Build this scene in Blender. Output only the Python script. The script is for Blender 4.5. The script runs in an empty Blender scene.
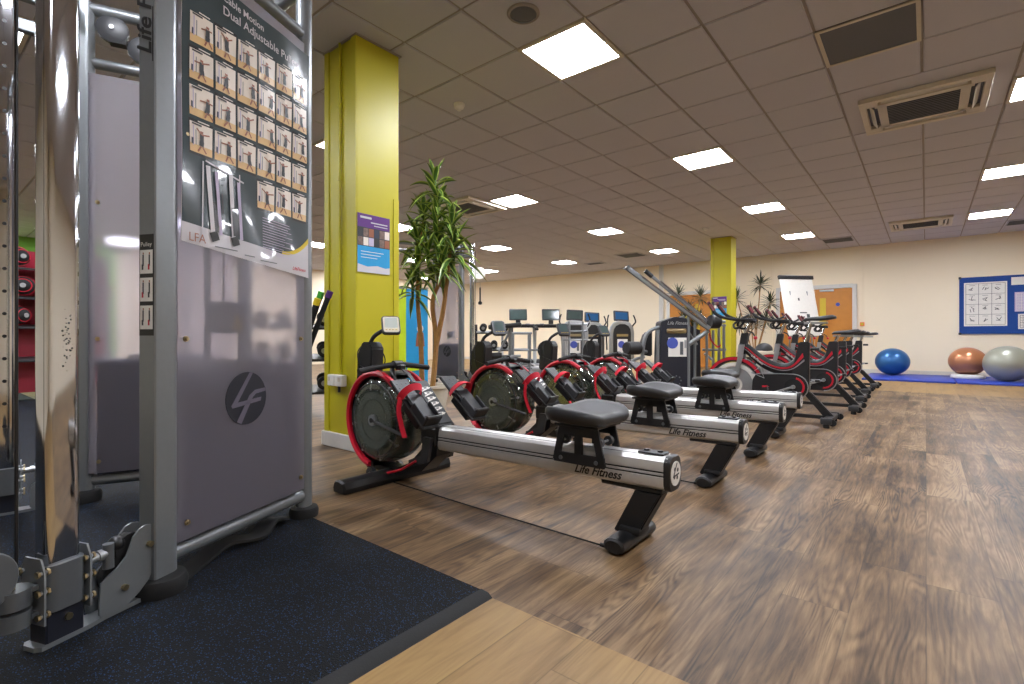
import bpy, bmesh, math, random
from mathutils import Vector, Matrix
C = bpy.context.scene.collection
SC = bpy.context.scene
PI = math.pi
rnd = random.Random(7)
V = Vector
# ------------------------------------------------------------------ materials
def lin(c):
    return tuple(((x/255)/12.92 if x/255 <= .04045 else ((x/255+.055)/1.055)**2.4) for x in c) + (1,)
def newmat(name):
    m = bpy.data.materials.new(name); m.use_nodes = True
    nt = m.node_tree; nt.nodes.clear()
    out = nt.nodes.new('ShaderNodeOutputMaterial')
    return m, nt, out
def N(nt, t, **k):
    n = nt.nodes.new(t)
    for a, b in k.items(): setattr(n, a, b)
    return n
def pmat(name, col, rough=.5, metal=0, noise=.06, scale=30, bump=0, coat=0, spec=.5, aniso=0):
    m, nt, out = newmat(name)
    p = N(nt, 'ShaderNodeBsdfPrincipled')
    p.inputs['Roughness'].default_value = rough; p.inputs['Metallic'].default_value = metal
    p.inputs['Coat Weight'].default_value = coat; p.inputs['Specular IOR Level'].default_value = spec
    tc = N(nt, 'ShaderNodeTexCoord'); no = N(nt, 'ShaderNodeTexNoise'); no.inputs['Scale'].default_value = scale
    no.inputs['Detail'].default_value = 3
    nt.links.new(tc.outputs['Object'], no.inputs['Vector'])
    mx = N(nt, 'ShaderNodeMix', data_type='RGBA'); c = lin(col)
    mx.inputs[6].default_value = tuple(x*(1-noise) for x in c[:3])+(1,)
    mx.inputs[7].default_value = tuple(min(1, x*(1+noise)) for x in c[:3])+(1,)
    nt.links.new(no.outputs['Fac'], mx.inputs[0]); nt.links.new(mx.outputs[2], p.inputs['Base Color'])
    if bump:
        b = N(nt, 'ShaderNodeBump'); b.inputs['Strength'].default_value = bump; b.inputs['Distance'].default_value = .002
        nt.links.new(no.outputs['Fac'], b.inputs['Height']); nt.links.new(b.outputs[0], p.inputs['Normal'])
    nt.links.new(p.outputs[0], out.inputs[0])
    return m
def emat(name, col, s):
    m, nt, out = newmat(name)
    e = N(nt, 'ShaderNodeEmission'); e.inputs[0].default_value = lin(col); e.inputs[1].default_value = s
    nt.links.new(e.outputs[0], out.inputs[0]); return m
M = {}
M['black'] = pmat('black_satin', (24, 24, 26), .42, 0)
M['blackp'] = pmat('black_powdercoat', (20, 20, 22), .5, 0, .1, 300, .15)
M['rubber'] = pmat('black_rubber', (17, 17, 18), .75, 0, .2, 200, .2)
M['vinyl'] = pmat('black_vinyl', (30, 30, 32), .48, 0, .12, 250, .2)
M['dark'] = pmat('dark_grey_plastic', (48, 49, 52), .45)
M['grey'] = pmat('grey_powdercoat', (128, 132, 135), .34, .45, .05, 60)
M['grey2'] = pmat('mid_grey_powdercoat', (106, 110, 113), .36, .45, .05, 60)
M['silver'] = pmat('silver_paint', (165, 168, 170), .3, .7, .04, 80)
M['alu'] = pmat('brushed_aluminium', (208, 207, 205), .42, .65, .05, 40)
M['chrome'] = pmat('chrome', (205, 207, 212), .07, 1, .02, 5)
M['worn'] = pmat('worn_steel', (150, 146, 140), .25, 1, .2, 90)
M['brass'] = pmat('zinc_bolt', (180, 165, 130), .3, 1)
M['red'] = pmat('red_plastic', (184, 12, 40), .4, 0)
M['darkred'] = pmat('dark_red_grip', (98, 26, 34), .4)
M['redw'] = pmat('red_webbing', (205, 20, 48), .65, 0, .15, 400, .2)
M['redrack'] = pmat('crimson_board', (150, 20, 45), .5)
M['white'] = pmat('white_plastic', (225, 222, 215), .4)
M['cream'] = pmat('cream_plastic', (205, 196, 178), .45)
M['yellow'] = pmat('lime_yellow_paint', (184, 174, 24), .42, 0, .05, 3)
M['wall'] = pmat('cream_wall_paint', (236, 223, 198), .8, 0, .02, 2)
M['green'] = pmat('green_wall_paint', (110, 165, 60), .7, 0, .03, 3)
M['tile'] = pmat('ceiling_tile', (192, 190, 198), .9, 0, .03, 120, .25)
M['tbar'] = pmat('ceiling_grid_bar', (150, 142, 136), .6)
M['skirt'] = pmat('white_skirting', (205, 203, 198), .45)
M['wood'] = pmat('orange_wood_door', (186, 122, 44), .5, 0, .15, 6)
M['blue'] = pmat('royal_blue_felt', (18, 66, 140), .8, 0, .08, 100)
M['matblue'] = pmat('blue_vinyl_mat', (35, 62, 165), .5, 0, .06, 8)
M['paper'] = pmat('white_paper', (225, 222, 215), .6)
M['paperlilac'] = pmat('lilac_print', (190, 180, 205), .6)
M['ballblue'] = pmat('pearl_blue_rubber', (44, 98, 152), .3, .35, .04, 10)
M['ballcopper'] = pmat('copper_rubber', (190, 128, 90), .3, .4, .04, 10)
M['ballgrey'] = pmat('grey_green_rubber', (156, 158, 144), .35, .3, .04, 10)
M['leaf'] = pmat('green_leaf', (58, 92, 30), .38, 0, .35, 9)
M['leafedge'] = pmat('pale_leaf_margin', (150, 170, 78), .4, 0, .2, 9)
M['darkleaf'] = pmat('dark_narrow_leaf', (42, 52, 26), .45, 0, .3, 9)
M['cane'] = pmat('tan_cane_bark', (150, 110, 62), .8, 0, .3, 40, .4)
M['soil'] = pmat('dark_soil', (45, 34, 26), .95, 0, .4, 90, .6)
M['navy'] = pmat('navy_shroud', (26, 29, 40), .45)
M['slate'] = pmat('slate_blue_plate', (48, 56, 74), .5)
M['embl'] = pmat('grey_lilac_ink', (96, 92, 106), .4)
M['bluep'] = pmat('bright_blue_print', (30, 150, 205), .5)
M['bluedecal'] = pmat('blue_decal', (70, 85, 170), .5)
M['lime'] = pmat('lime_print', (190, 215, 20), .5)
M['purple'] = pmat('purple_print', (88, 38, 120), .4)
M['posterdark'] = pmat('slate_poster_ink', (66, 78, 82), .18, 0, .12, 4, 0, .6)
M['posterband'] = pmat('dark_poster_ink', (60, 62, 64), .2, 0, .1, 4, 0, .6)
M['posterwhite'] = pmat('glossy_white_poster', (205, 203, 208), .25, 0, .02, 5, 0, .5)
M['thumb'] = pmat('thumbnail_cream', (236, 226, 214), .3, 0, .05, 30, 0, .5)
M['thumbfloor'] = pmat('thumbnail_floor', (226, 190, 135), .3, 0, .1, 30, 0, .5)
M['skin'] = pmat('thumbnail_skin', (150, 92, 66), .4)
M['photo'] = pmat('mixed_photo_print', (120, 100, 90), .4, 0, .9, 45)
M['lum'] = emat('lit_diffuser', (243, 246, 255), 74)
M['screenlit'] = emat('lit_lcd', (205, 210, 205), .9)
M['screenblue'] = emat('lit_blue_screen', (70, 120, 175), .6)
M['screen'] = pmat('glass_screen', (70, 84, 82), .12, 0, .15, 10)
M['grille'] = pmat('ceiling_grille', (92, 94, 97), .6, 0, .2, 300)
M['orange'] = pmat('orange_cap', (235, 130, 60), .5)
M['ledyel'] = pmat('yellow_label', (200, 175, 40), .5)
M['capgreen'] = pmat('green_cap', (60, 150, 50), .5)
M['cappurple'] = pmat('purple_cap', (80, 40, 110), .5)
M['capyellow'] = pmat('yellow_cap', (215, 190, 40), .5)

def floor_mat(name, cols, wid, length, rough, contrast, gscale=1, ring_amt=.5, blotch=.30):
    m, nt, out = newmat(name); L = nt.links.new
    tc = N(nt, 'ShaderNodeTexCoord'); sp = N(nt, 'ShaderNodeSeparateXYZ'); L(tc.outputs['Object'], sp.inputs[0])
    def math_(op, a, b=None, c=None):
        n = N(nt, 'ShaderNodeMath', operation=op)
        for i, x in enumerate((a, b, c)):
            if x is None: continue
            if isinstance(x, (int, float)): n.inputs[i].default_value = x
            else: L(x, n.inputs[i])
        return n.outputs[0]
    xs = math_('DIVIDE', sp.outputs[0], wid); row = math_('FLOOR', xs); fx = math_('FRACT', xs)
    w0 = N(nt, 'ShaderNodeTexWhiteNoise', noise_dimensions='1D'); L(row, w0.inputs['W'])
    ys = math_('ADD', math_('DIVIDE', sp.outputs[1], length), math_('MULTIPLY', w0.outputs[0], 7.3))
    pl = math_('FLOOR', ys); fy = math_('FRACT', ys)
    cb = N(nt, 'ShaderNodeCombineXYZ'); L(row, cb.inputs[0]); L(pl, cb.inputs[1])
    wn = N(nt, 'ShaderNodeTexWhiteNoise', noise_dimensions='3D'); L(cb.outputs[0], wn.inputs['Vector'])
    # grain coordinates stretched along y, shifted per plank
    off = N(nt, 'ShaderNodeVectorMath', operation='MULTIPLY_ADD'); L(wn.outputs['Color'], off.inputs[0]); off.inputs[1].default_value = (9, 9, 9)
    gm = N(nt, 'ShaderNodeMapping'); gm.inputs['Scale'].default_value = (1, .085, 1); L(tc.outputs['Object'], gm.inputs[0]); L(gm.outputs[0], off.inputs[2])
    n1 = N(nt, 'ShaderNodeTexNoise'); n1.inputs['Scale'].default_value = 22*gscale; n1.inputs['Detail'].default_value = 8; n1.inputs['Roughness'].default_value = .68; n1.inputs['Distortion'].default_value = 1.1
    L(off.outputs[0], n1.inputs['Vector'])
    n2 = N(nt, 'ShaderNodeTexNoise'); n2.inputs['Scale'].default_value = 3.6; n2.inputs['Detail'].default_value = 4; n2.inputs['Distortion'].default_value = 1.6
    L(off.outputs[0], n2.inputs['Vector'])
    n3 = N(nt, 'ShaderNodeTexNoise'); n3.inputs['Scale'].default_value = 95*gscale; n3.inputs['Detail'].default_value = 4
    L(off.outputs[0], n3.inputs['Vector'])
    s = math_('ADD', math_('MULTIPLY', n1.outputs[0], .55), math_('MULTIPLY', n2.outputs[0], .5))
    s = math_('ADD', s, math_('MULTIPLY', n3.outputs[0], .22))
    s = math_('ADD', s, math_('MULTIPLY', math_('SUBTRACT', wn.outputs[0], .5), contrast*.5))
    n4 = N(nt, 'ShaderNodeTexNoise'); n4.inputs['Scale'].default_value = 5.5; n4.inputs['Detail'].default_value = 2; n4.inputs['Distortion'].default_value = .6; L(off.outputs[0], n4.inputs['Vector'])
    n5 = N(nt, 'ShaderNodeTexNoise'); n5.inputs['Scale'].default_value = 2.2; n5.inputs['Detail'].default_value = 3; L(tc.outputs['Object'], n5.inputs['Vector'])
    ring = math_('POWER', math_('ABSOLUTE', math_('SINE', math_('MULTIPLY', n4.outputs[0], 95))), 3)
    amt = math_('MULTIPLY', math_('SUBTRACT', n5.outputs[0], .38), ring_amt)
    s = math_('ADD', s, math_('MULTIPLY', math_('SUBTRACT', .45, ring), math_('MAXIMUM', amt, 0)))
    s = math_('ADD', s, math_('MULTIPLY', math_('SUBTRACT', n5.outputs[0], .5), blotch))
    r = N(nt, 'ShaderNodeValToRGB'); L(math_('SUBTRACT', s, .13), r.inputs[0])
    el = r.color_ramp.elements; el[0].position = .34; el[0].color = lin(cols[0]); el[1].position = .68; el[1].color = lin(cols[2])
    e = el.new(.5); e.color = lin(cols[1])
    ed = math_('MINIMUM', math_('MINIMUM', fx, math_('SUBTRACT', 1, fx)), math_('MULTIPLY', math_('MINIMUM', fy, math_('SUBTRACT', 1, fy)), length/wid))
    g = N(nt, 'ShaderNodeMapRange'); g.inputs['From Min'].default_value = 0; g.inputs['From Max'].default_value = .014
    g.inputs['To Min'].default_value = .55; g.inputs['To Max'].default_value = 1; L(ed, g.inputs[0])
    mx = N(nt, 'ShaderNodeVectorMath', operation='SCALE'); L(r.outputs[0], mx.inputs[0]); L(g.outputs[0], mx.inputs[3])
    p = N(nt, 'ShaderNodeBsdfPrincipled'); L(mx.outputs[0], p.inputs['Base Color']); p.inputs['Specular IOR Level'].default_value = .35; p.inputs['Roughness'].default_value = rough
    b = N(nt, 'ShaderNodeBump'); b.inputs['Strength'].default_value = .25; b.inputs['Distance'].default_value = .0015; L(n1.outputs[0], b.inputs['Height']); L(b.outputs[0], p.inputs['Normal'])
    rr = N(nt, 'ShaderNodeMapRange'); rr.inputs['To Min'].default_value = rough-.08; rr.inputs['To Max'].default_value = rough+.12; L(n1.outputs[0], rr.inputs[0]); L(rr.outputs[0], p.inputs['Roughness'])
    L(p.outputs[0], out.inputs[0]); return m
M['floor'] = floor_mat('brown_rustic_plank_vinyl', [(42, 29, 18), (103, 79, 53), (146, 120, 88)], .18, 1.25, .46, .12)
M['oak'] = floor_mat('pale_oak_plank_vinyl', [(116, 88, 50), (144, 114, 70), (160, 130, 84)], .18, 1.2, .46, .08, .6, .25, .1)
def rubber_fleck():
    m, nt, out = newmat('blue_flecked_rubber'); L = nt.links.new
    tc = N(nt, 'ShaderNodeTexCoord'); v = N(nt, 'ShaderNodeTexVoronoi'); v.inputs['Scale'].default_value = 290; L(tc.outputs['Object'], v.inputs['Vector'])
    sc = N(nt, 'ShaderNodeSeparateColor'); L(v.outputs['Color'], sc.inputs[0])
    n0 = N(nt, 'ShaderNodeTexNoise'); n0.inputs['Scale'].default_value = 60; L(tc.outputs['Object'], n0.inputs['Vector'])
    mu = N(nt, 'ShaderNodeMath', operation='MULTIPLY'); L(sc.outputs[0], mu.inputs[0]); mu.inputs[1].default_value = 1
    g = N(nt, 'ShaderNodeMath', operation='GREATER_THAN'); L(mu.outputs[0], g.inputs[0]); g.inputs[1].default_value = .875
    g2 = N(nt, 'ShaderNodeMath', operation='LESS_THAN'); L(v.outputs['Distance'], g2.inputs[0]); g2.inputs[1].default_value = .5
    g3 = N(nt, 'ShaderNodeMath', operation='MULTIPLY'); L(g.outputs[0], g3.inputs[0]); L(g2.outputs[0], g3.inputs[1])
    no = N(nt, 'ShaderNodeTexNoise'); no.inputs['Scale'].default_value = 5; L(tc.outputs['Object'], no.inputs['Vector'])
    r = N(nt, 'ShaderNodeMix', data_type='RGBA'); r.inputs[6].default_value = lin((9, 10, 12)); r.inputs[7].default_value = lin((22, 23, 26)); L(no.outputs[0], r.inputs[0])
    mx = N(nt, 'ShaderNodeMix', data_type='RGBA'); L(g3.outputs[0], mx.inputs[0]); L(r.outputs[2], mx.inputs[6]); mx.inputs[7].default_value = lin((34, 66, 104))
    p = N(nt, 'ShaderNodeBsdfPrincipled'); p.inputs['Roughness'].default_value = .8; p.inputs['Specular IOR Level'].default_value = .2; L(mx.outputs[2], p.inputs['Base Color'])
    b = N(nt, 'ShaderNodeBump'); b.inputs['Strength'].default_value = .5; b.inputs['Distance'].default_value = .002; L(v.outputs['Distance'], b.inputs['Height']); L(b.outputs[0], p.inputs['Normal'])
    L(p.outputs[0], out.inputs[0]); return m
M['fleck'] = rubber_fleck()
def frosted():
    m, nt, out = newmat('frosted_lilac_acrylic'); L = nt.links.new
    rf = N(nt, 'ShaderNodeBsdfRefraction'); rf.inputs['Roughness'].default_value = .14; rf.inputs['IOR'].default_value = 1.25; rf.inputs['Color'].default_value = (.93, .91, .96, 1)
    tl = N(nt, 'ShaderNodeBsdfTranslucent'); tl.inputs[0].default_value = (.88, .85, .90, 1)
    df = N(nt, 'ShaderNodeBsdfDiffuse'); df.inputs[0].default_value = (.56, .53, .63, 1)
    a1 = N(nt, 'ShaderNodeMixShader'); a1.inputs[0].default_value = .35; L(tl.outputs[0], a1.inputs[1]); L(df.outputs[0], a1.inputs[2])
    a2 = N(nt, 'ShaderNodeMixShader'); a2.inputs[0].default_value = .68; L(a1.outputs[0], a2.inputs[1]); L(rf.outputs[0], a2.inputs[2])
    gl = N(nt, 'ShaderNodeBsdfGlossy'); gl.inputs['Roughness'].default_value = .42; gl.inputs[0].default_value = (.7, .7, .7, 1)
    fr = N(nt, 'ShaderNodeFresnel'); fr.inputs[0].default_value = 1.4
    a3 = N(nt, 'ShaderNodeMixShader'); L(fr.outputs[0], a3.inputs[0]); L(a2.outputs[0], a3.inputs[1]); L(gl.outputs[0], a3.inputs[2])
    L(a3.outputs[0], out.inputs[0]); return m
M['frost'] = frosted()
def clear_tint(name, tint, rough=.05, ior=1.45, haze=0):
    m, nt, out = newmat(name); L = nt.links.new
    tr = N(nt, 'ShaderNodeBsdfTransparent'); tr.inputs[0].default_value = tint
    gl = N(nt, 'ShaderNodeBsdfGlossy'); gl.inputs['Roughness'].default_value = rough; gl.inputs[0].default_value = (.9, .92, .9, 1)
    fr = N(nt, 'ShaderNodeFresnel'); fr.inputs[0].default_value = ior
    a = N(nt, 'ShaderNodeMixShader'); L(fr.outputs[0], a.inputs[0]); L(tr.outputs[0], a.inputs[1]); L(gl.outputs[0], a.inputs[2])
    
    if haze:
        d = N(nt, 'ShaderNodeBsdfTranslucent'); d.inputs[0].default_value = (.72, .76, .66, 1); d2 = N(nt, 'ShaderNodeBsdfDiffuse'); d2.inputs[0].default_value = (.6, .64, .56, 1)
        b = N(nt, 'ShaderNodeMixShader'); b.inputs[0].default_value = .5; L(d.outputs[0], b.inputs[1]); L(d2.outputs[0], b.inputs[2])
        e = N(nt, 'ShaderNodeMixShader'); e.inputs[0].default_value = haze; L(a.outputs[0], e.inputs[1]); L(b.outputs[0], e.inputs[2]); a = e
    L(a.outputs[0], out.inputs[0]); return m
M['tank'] = clear_tint('smoked_clear_polycarbonate', (.74, .78, .73, 1), .10, 1.9, .05)
M['inner'] = clear_tint('pale_inner_window', (.86, .9, .84, 1), .05, 2.2, .10)
M['water'] = clear_tint('tank_water', (.74, .80, .72, 1), .06, 1.5, .10)
M['clear'] = clear_tint('clear_pane', (.92, .95, .95, 1))
# ------------------------------------------------------------------ mesh building
class MB:
    def __init__(s): s.bm = bmesh.new(); s.mats = []
    def mi(s, m):
        if m not in s.mats: s.mats.append(m)
        return s.mats.index(m)
    def _fin(s, faces, m):
        i = s.mi(m)
        for f in faces: f.material_index = i
    def box(s, c, d, m, rot=None, bev=0, seg=1):
        T = Matrix.Translation(V(c)) @ (rot.to_4x4() if rot is not None else Matrix()) @ Matrix.Diagonal((d[0], d[1], d[2], 1))
        r = bmesh.ops.create_cube(s.bm, size=1, matrix=T); vs = r['verts']
        fs = list({f for v in vs for f in v.link_faces})
        s._fin(fs, m)
        if bev:
            es = list({e for v in vs for e in v.link_edges})
            o = bmesh.ops.bevel(s.bm, geom=es, offset=bev, segments=seg, affect='EDGES', profile=.5)
            s._fin(o['faces'], m)
        return s
    def ring(s, pts): return [s.bm.verts.new(p) for p in pts]
    def loft(s, rings, m, close=True, caps=True):
        fs = []
        R = [s.ring(r) for r in rings]; n = len(R[0])
        for a, b in zip(R, R[1:]):
            for i in range(n if close else n-1):
                j = (i+1) % n
                fs.append(s.bm.faces.new((a[i], a[j], b[j], b[i])))
        if caps and close:
            fs.append(s.bm.faces.new(R[0][::-1])); fs.append(s.bm.faces.new(R[-1]))
        s._fin(fs, m); return s
    def cyl(s, p, q, r, m, r2=None, seg=16):
        p, q = V(p), V(q); r2 = r if r2 is None else r2
        z = (q-p).normalized(); x = z.orthogonal().normalized(); y = z.cross(x)
        f = lambda c, r: [c+(x*math.cos(a)+y*math.sin(a))*r for a in [2*PI*i/seg for i in range(seg)]]
        return s.loft([f(p, r), f(q, r2)], m)
    def tube(s, pts, r, m, seg=10, closed=False, prof=None, up=None):
        # sweep; prof = list of (a,b) offsets (side, up) or round of radius r
        P = [V(p) for p in pts]; n = len(P); rings = []
        prev = None
        for i in range(n):
            if closed: t = P[(i+1) % n]-P[i-1]
            else: t = P[min(i+1, n-1)]-P[max(i-1, 0)]
            t.normalize()
            if up is not None: x = t.cross(V(up)).normalized()
            elif prev is None: x = t.orthogonal().normalized()
            else: x = (prev - t*prev.dot(t)).normalized()
            prev = x; y = x.cross(t)
            rr = r[i] if isinstance(r, (list, tuple)) else r
            if prof: rings.append([P[i]+x*a+y*b for a, b in prof])
            else: rings.append([P[i]+(x*math.cos(a)+y*math.sin(a))*rr for a in [2*PI*k/seg for k in range(seg)]])
        if closed: rings.append(rings[0])
        return s.loft(rings, m, caps=not closed)
    def prism(s, poly, o, ux, uy, th, m):
        # polygon in plane (o, ux, uy), extruded th along ux x uy
        o, ux, uy = V(o), V(ux), V(uy); w = ux.cross(uy).normalized()*th
        a = [o+ux*x+uy*y-w/2 for x, y in poly]; b = [p+w for p in a]
        return s.loft([a, b], m)
    def lathe(s, prof, o, axis, m, seg=32, a0=0, a1=2*PI):
        o, z = V(o), V(axis).normalized(); x = z.orthogonal().normalized()
        if abs(z.y) > .9: x = V((1, 0, 0))
        y = z.cross(x); full = abs(a1-a0-2*PI) < 1e-4
        rings = []
        for i in range(seg+(0 if full else 1)):
            a = a0+(a1-a0)*i/seg; d = x*math.cos(a)+y*math.sin(a)
            rings.append([o+d*max(r, 1e-5)+z*h for r, h in prof])
        if full: rings.append(rings[0])
        return s.loft(rings, m, close=False)
    def sphere(s, c, r, m, sc=(1, 1, 1), seg=24, rings=14):
        T = Matrix.Translation(V(c)) @ Matrix.Diagonal((sc[0], sc[1], sc[2], 1))
        o = bmesh.ops.create_uvsphere(s.bm, u_segments=seg, v_segments=rings, radius=r, matrix=T)
        s._fin({f for v in o['verts'] for f in v.link_faces}, m); return s
    def quad(s, pts, m):
        f = s.bm.faces.new([s.bm.verts.new(p) for p in pts]); s._fin([f], m); return s
    def add_mesh(s, me, T, m):
        o = len(s.bm.verts); s.bm.from_mesh(me); s.bm.verts.ensure_lookup_table()
        vs = s.bm.verts[o:]; bmesh.ops.transform(s.bm, matrix=T, verts=vs)
        s._fin({f for v in vs for f in v.link_faces}, m); return s
    def build(s, name, parent=None, off=None, ang=32, label=None, cat=None, group=None, kind=None, loc=None, fixn=True):
        bm = s.bm
        if off is not None: bmesh.ops.translate(bm, vec=-V(off), verts=bm.verts)
        bmesh.ops.remove_doubles(bm, verts=bm.verts, dist=1e-6)
        if fixn: bmesh.ops.recalc_face_normals(bm, faces=bm.faces)
        for f in bm.faces: f.smooth = True
        A = math.radians(ang)
        for e in bm.edges:
            if len(e.link_faces) != 2 or e.calc_face_angle(0) > A: e.smooth = False
        me = bpy.data.meshes.new(name); bm.to_mesh(me); bm.free()
        for m in s.mats: me.materials.append(M[m] if isinstance(m, str) else m)
        o = bpy.data.objects.new(name, me); C.objects.link(o)
        if parent is not None: o.parent = parent
        if loc is not None: o.location = loc
        tag(o, label, cat, group, kind); return o
def tag(o, label=None, cat=None, group=None, kind=None):
    if label: o['label'] = label
    if cat: o['category'] = cat
    if group: o['group'] = group
    if kind: o['kind'] = kind
    return o
def thing(name, label, cat, loc=(0, 0, 0), rz=0, group=None):
    o = bpy.data.objects.new(name, None); C.objects.link(o); o.location = loc; o.rotation_euler = (0, 0, rz); o.empty_display_size = .1
    return tag(o, label, cat, group)
def copy_tree(o, parent=None):
    c = o.copy(); C.objects.link(c)
    if parent is not None: c.parent = parent
    for ch in [x for x in bpy.data.objects if x.parent == o]: copy_tree(ch, c)
    return c
_tc = {}
def text_mesh(txt, size=1, shear=0, ext=0, bold=0, space=1):
    k = (txt, size, shear, ext, bold, space)
    if k in _tc: return _tc[k]
    cu = bpy.data.curves.new('lettering_curve', 'FONT'); cu.body = txt; cu.size = size; cu.shear = shear; cu.extrude = ext; cu.offset = bold
    cu.align_x = 'CENTER'; cu.align_y = 'CENTER'; cu.resolution_u = 3; cu.space_character = space
    o = bpy.data.objects.new('lettering_tmp', cu); C.objects.link(o)
    dg = bpy.context.evaluated_depsgraph_get(); me = bpy.data.meshes.new_from_object(o.evaluated_get(dg))
    bpy.data.objects.remove(o); _tc[k] = me; return me
def frame(o, x, y):
    o, x, y = V(o), V(x).normalized(), V(y).normalized(); z = x.cross(y)
    return Matrix(((x.x, y.x, z.x, o.x), (x.y, y.y, z.y, o.y), (x.z, y.z, z.z, o.z), (0, 0, 0, 1)))
def rotx(a): return Matrix.Rotation(a, 3, 'X')
def roty(a): return Matrix.Rotation(a, 3, 'Y')
def rotz(a): return Matrix.Rotation(a, 3, 'Z')
def arc(c, r, a0, a1, n, plane='xz'):
    out = []
    for i in range(n+1):
        a = math.radians(a0+(a1-a0)*i/n); u, w = r*math.cos(a), r*math.sin(a)
        out.append((c[0]+u, c[1], c[2]+w) if plane == 'xz' else ((c[0]+u, c[1]+w, c[2]) if plane == 'xy' else (c[0], c[1]+u, c[2]+w)))
    return out
def smooth_path(pts, n=6):
    P = [V(p) for p in pts]; out = []
    for i in range(len(P)-1):
        p0, p1, p2, p3 = P[max(i-1, 0)], P[i], P[i+1], P[min(i+2, len(P)-1)]
        for k in range(n):
            t = k/n
            out.append(.5*((2*p1)+(-p0+p2)*t+(2*p0-5*p1+4*p2-p3)*t*t+(-p0+3*p1-3*p2+p3)*t**3))
    out.append(P[-1]); return out
def obround(L, W, n=8):
    # long axis along first coordinate
    a = L/2-W/2; r = W/2
    return [(a+r*math.cos(t), r*math.sin(t)) for t in [-PI/2+PI*i/n for i in range(n+1)]]+[(-a-r*math.cos(t), -r*math.sin(t)) for t in [-PI/2+PI*i/n for i in range(n+1)]]
def rrect(L, W, r, n=4):
    out = []
    for sx, sy, b in ((1, 1, 0), (-1, 1, 90), (-1, -1, 180), (1, -1, 270)):
        for i in range(n+1):
            t = math.radians(b+90*i/n); out.append((sx*(L/2-r)+r*math.cos(t), sy*(W/2-r)+r*math.sin(t)))
    return out
def vpost(mb, x, y, z0, z1, prof, ax, m):
    ax = V((ax[0], ax[1], 0)).normalized(); ay = V((-ax.y, ax.x, 0))
    f = lambda z: [V((x, y, z))+ax*a+ay*b for a, b in prof]
    return mb.loft([f(z0), f(z1)], m)
# ------------------------------------------------------------------ camera
cam = bpy.data.cameras.new('camera'); co = bpy.data.objects.new('camera', cam); C.objects.link(co)
HC = .82; YAW = .685777
co.location = (0, 0, HC); co.rotation_euler = (PI/2, 0, YAW)
cam.sensor_width = 36; cam.lens = 506.2/1024*36; cam.shift_y = -3.2/1024; cam.clip_start = .05
SC.camera = co
# ------------------------------------------------------------------ room
CZ = 3.036; WY = 14.65; XL = -15.15; XR = 4.0; YB = -3.5
G = .6; GX, GY = -.027, .026
def struct(mb, name, **k): return mb.build(name, kind='structure', **k)
mb = MB(); mb.box(((XL-1.06)/2, (YB+1.2)/2, -.06), (-1.06-XL, 1.2-YB, .12), 'floor'); mb.box(((XL+XR)/2, (1.2+9.9)/2, -.06), (XR-XL, 8.7, .12), 'floor'); struct(mb, 'floor')
mb = MB(); mb.box(((XR-1.06)/2, (YB+1.2)/2, -.06), (XR+1.06, 1.2-YB, .12), 'oak'); mb.box(((XL+XR)/2, (9.9+WY)/2, -.06), (XR-XL, WY-9.9, .12), 'oak'); struct(mb, 'floor')
for nm, c, d, m in (('wall_back', ((XL+XR)/2, WY+.1, CZ/2+.1), (XR-XL+.4, .2, CZ+.3), 'wall'), ('wall_right', (XR+.1, (YB+WY)/2, CZ/2+.1), (.2, WY-YB, CZ+.3), 'wall'), ('wall_front', ((XL+XR)/2, YB-.1, CZ/2+.1), (XR-XL+.4, .2, CZ+.3), 'wall')):
    mb = MB(); mb.box(c, d, m); struct(mb, nm)
mb = MB(); mb.box((XL-.1, (3.4+WY)/2, CZ/2+.1), (.2, WY-3.4, CZ+.3), 'wall'); mb.box((XL-.1, (YB+3.4)/2, CZ/2+.1), (.2, 3.4-YB, CZ+.3), 'green'); struct(mb, 'wall_left')
for nm, c, d in (('baseboard_back', ((XL+XR)/2, WY-.008, .05), (XR-XL, .016, .1)),):
    mb = MB(); mb.box(c, d, 'skirt'); struct(mb, nm)
# ceiling: tiles proud of a darker grid, gaps where fittings sit
lights = [(i, j) for i in (-24, -19, -14, -9, -4, 1) for j in (0, 5, 10, 15, 20)]
skip = {(i, j) for i, j in lights}
skip |= {(-1, 7)}
CASS = [(0, 10.2), (-.1, 20.65), (-9.85, 10.1)]       # cassette centres in grid units
for cx, cy in CASS:
    for i in (-1, 0): skip |= {(round(cx)+i, math.floor(cy)), (round(cx)+i, math.floor(cy)-1 if cy % 1 < .5 else math.floor(cy)+1)}
mb = MB(); mb.box(((XL+XR)/2, (YB+WY)/2, CZ+.06), (XR-XL, WY-YB, .1), 'tbar')
for i in range(-26, 8):
    for j in range(-7, 26):
        if (i, j) in skip: continue
        x, y = GX+(i+.5)*G, GY+(j+.5)*G
        x0, x1, y0, y1 = max(x-.291, XL), min(x+.291, XR), max(y-.291, YB), min(y+.291, WY)
        if x1-x0 < .02 or y1-y0 < .02: continue
        b = .006; z0, z1 = CZ+.011, CZ
        mb.loft([[V((x0, y0, z0)), V((x1, y0, z0)), V((x1, y1, z0)), V((x0, y1, z0))], [V((x0+b, y0+b, z1)), V((x1-b, y0+b, z1)), V((x1-b, y1-b, z1)), V((x0+b, y1-b, z1))]], 'tile')
struct(mb, 'ceiling')
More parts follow.
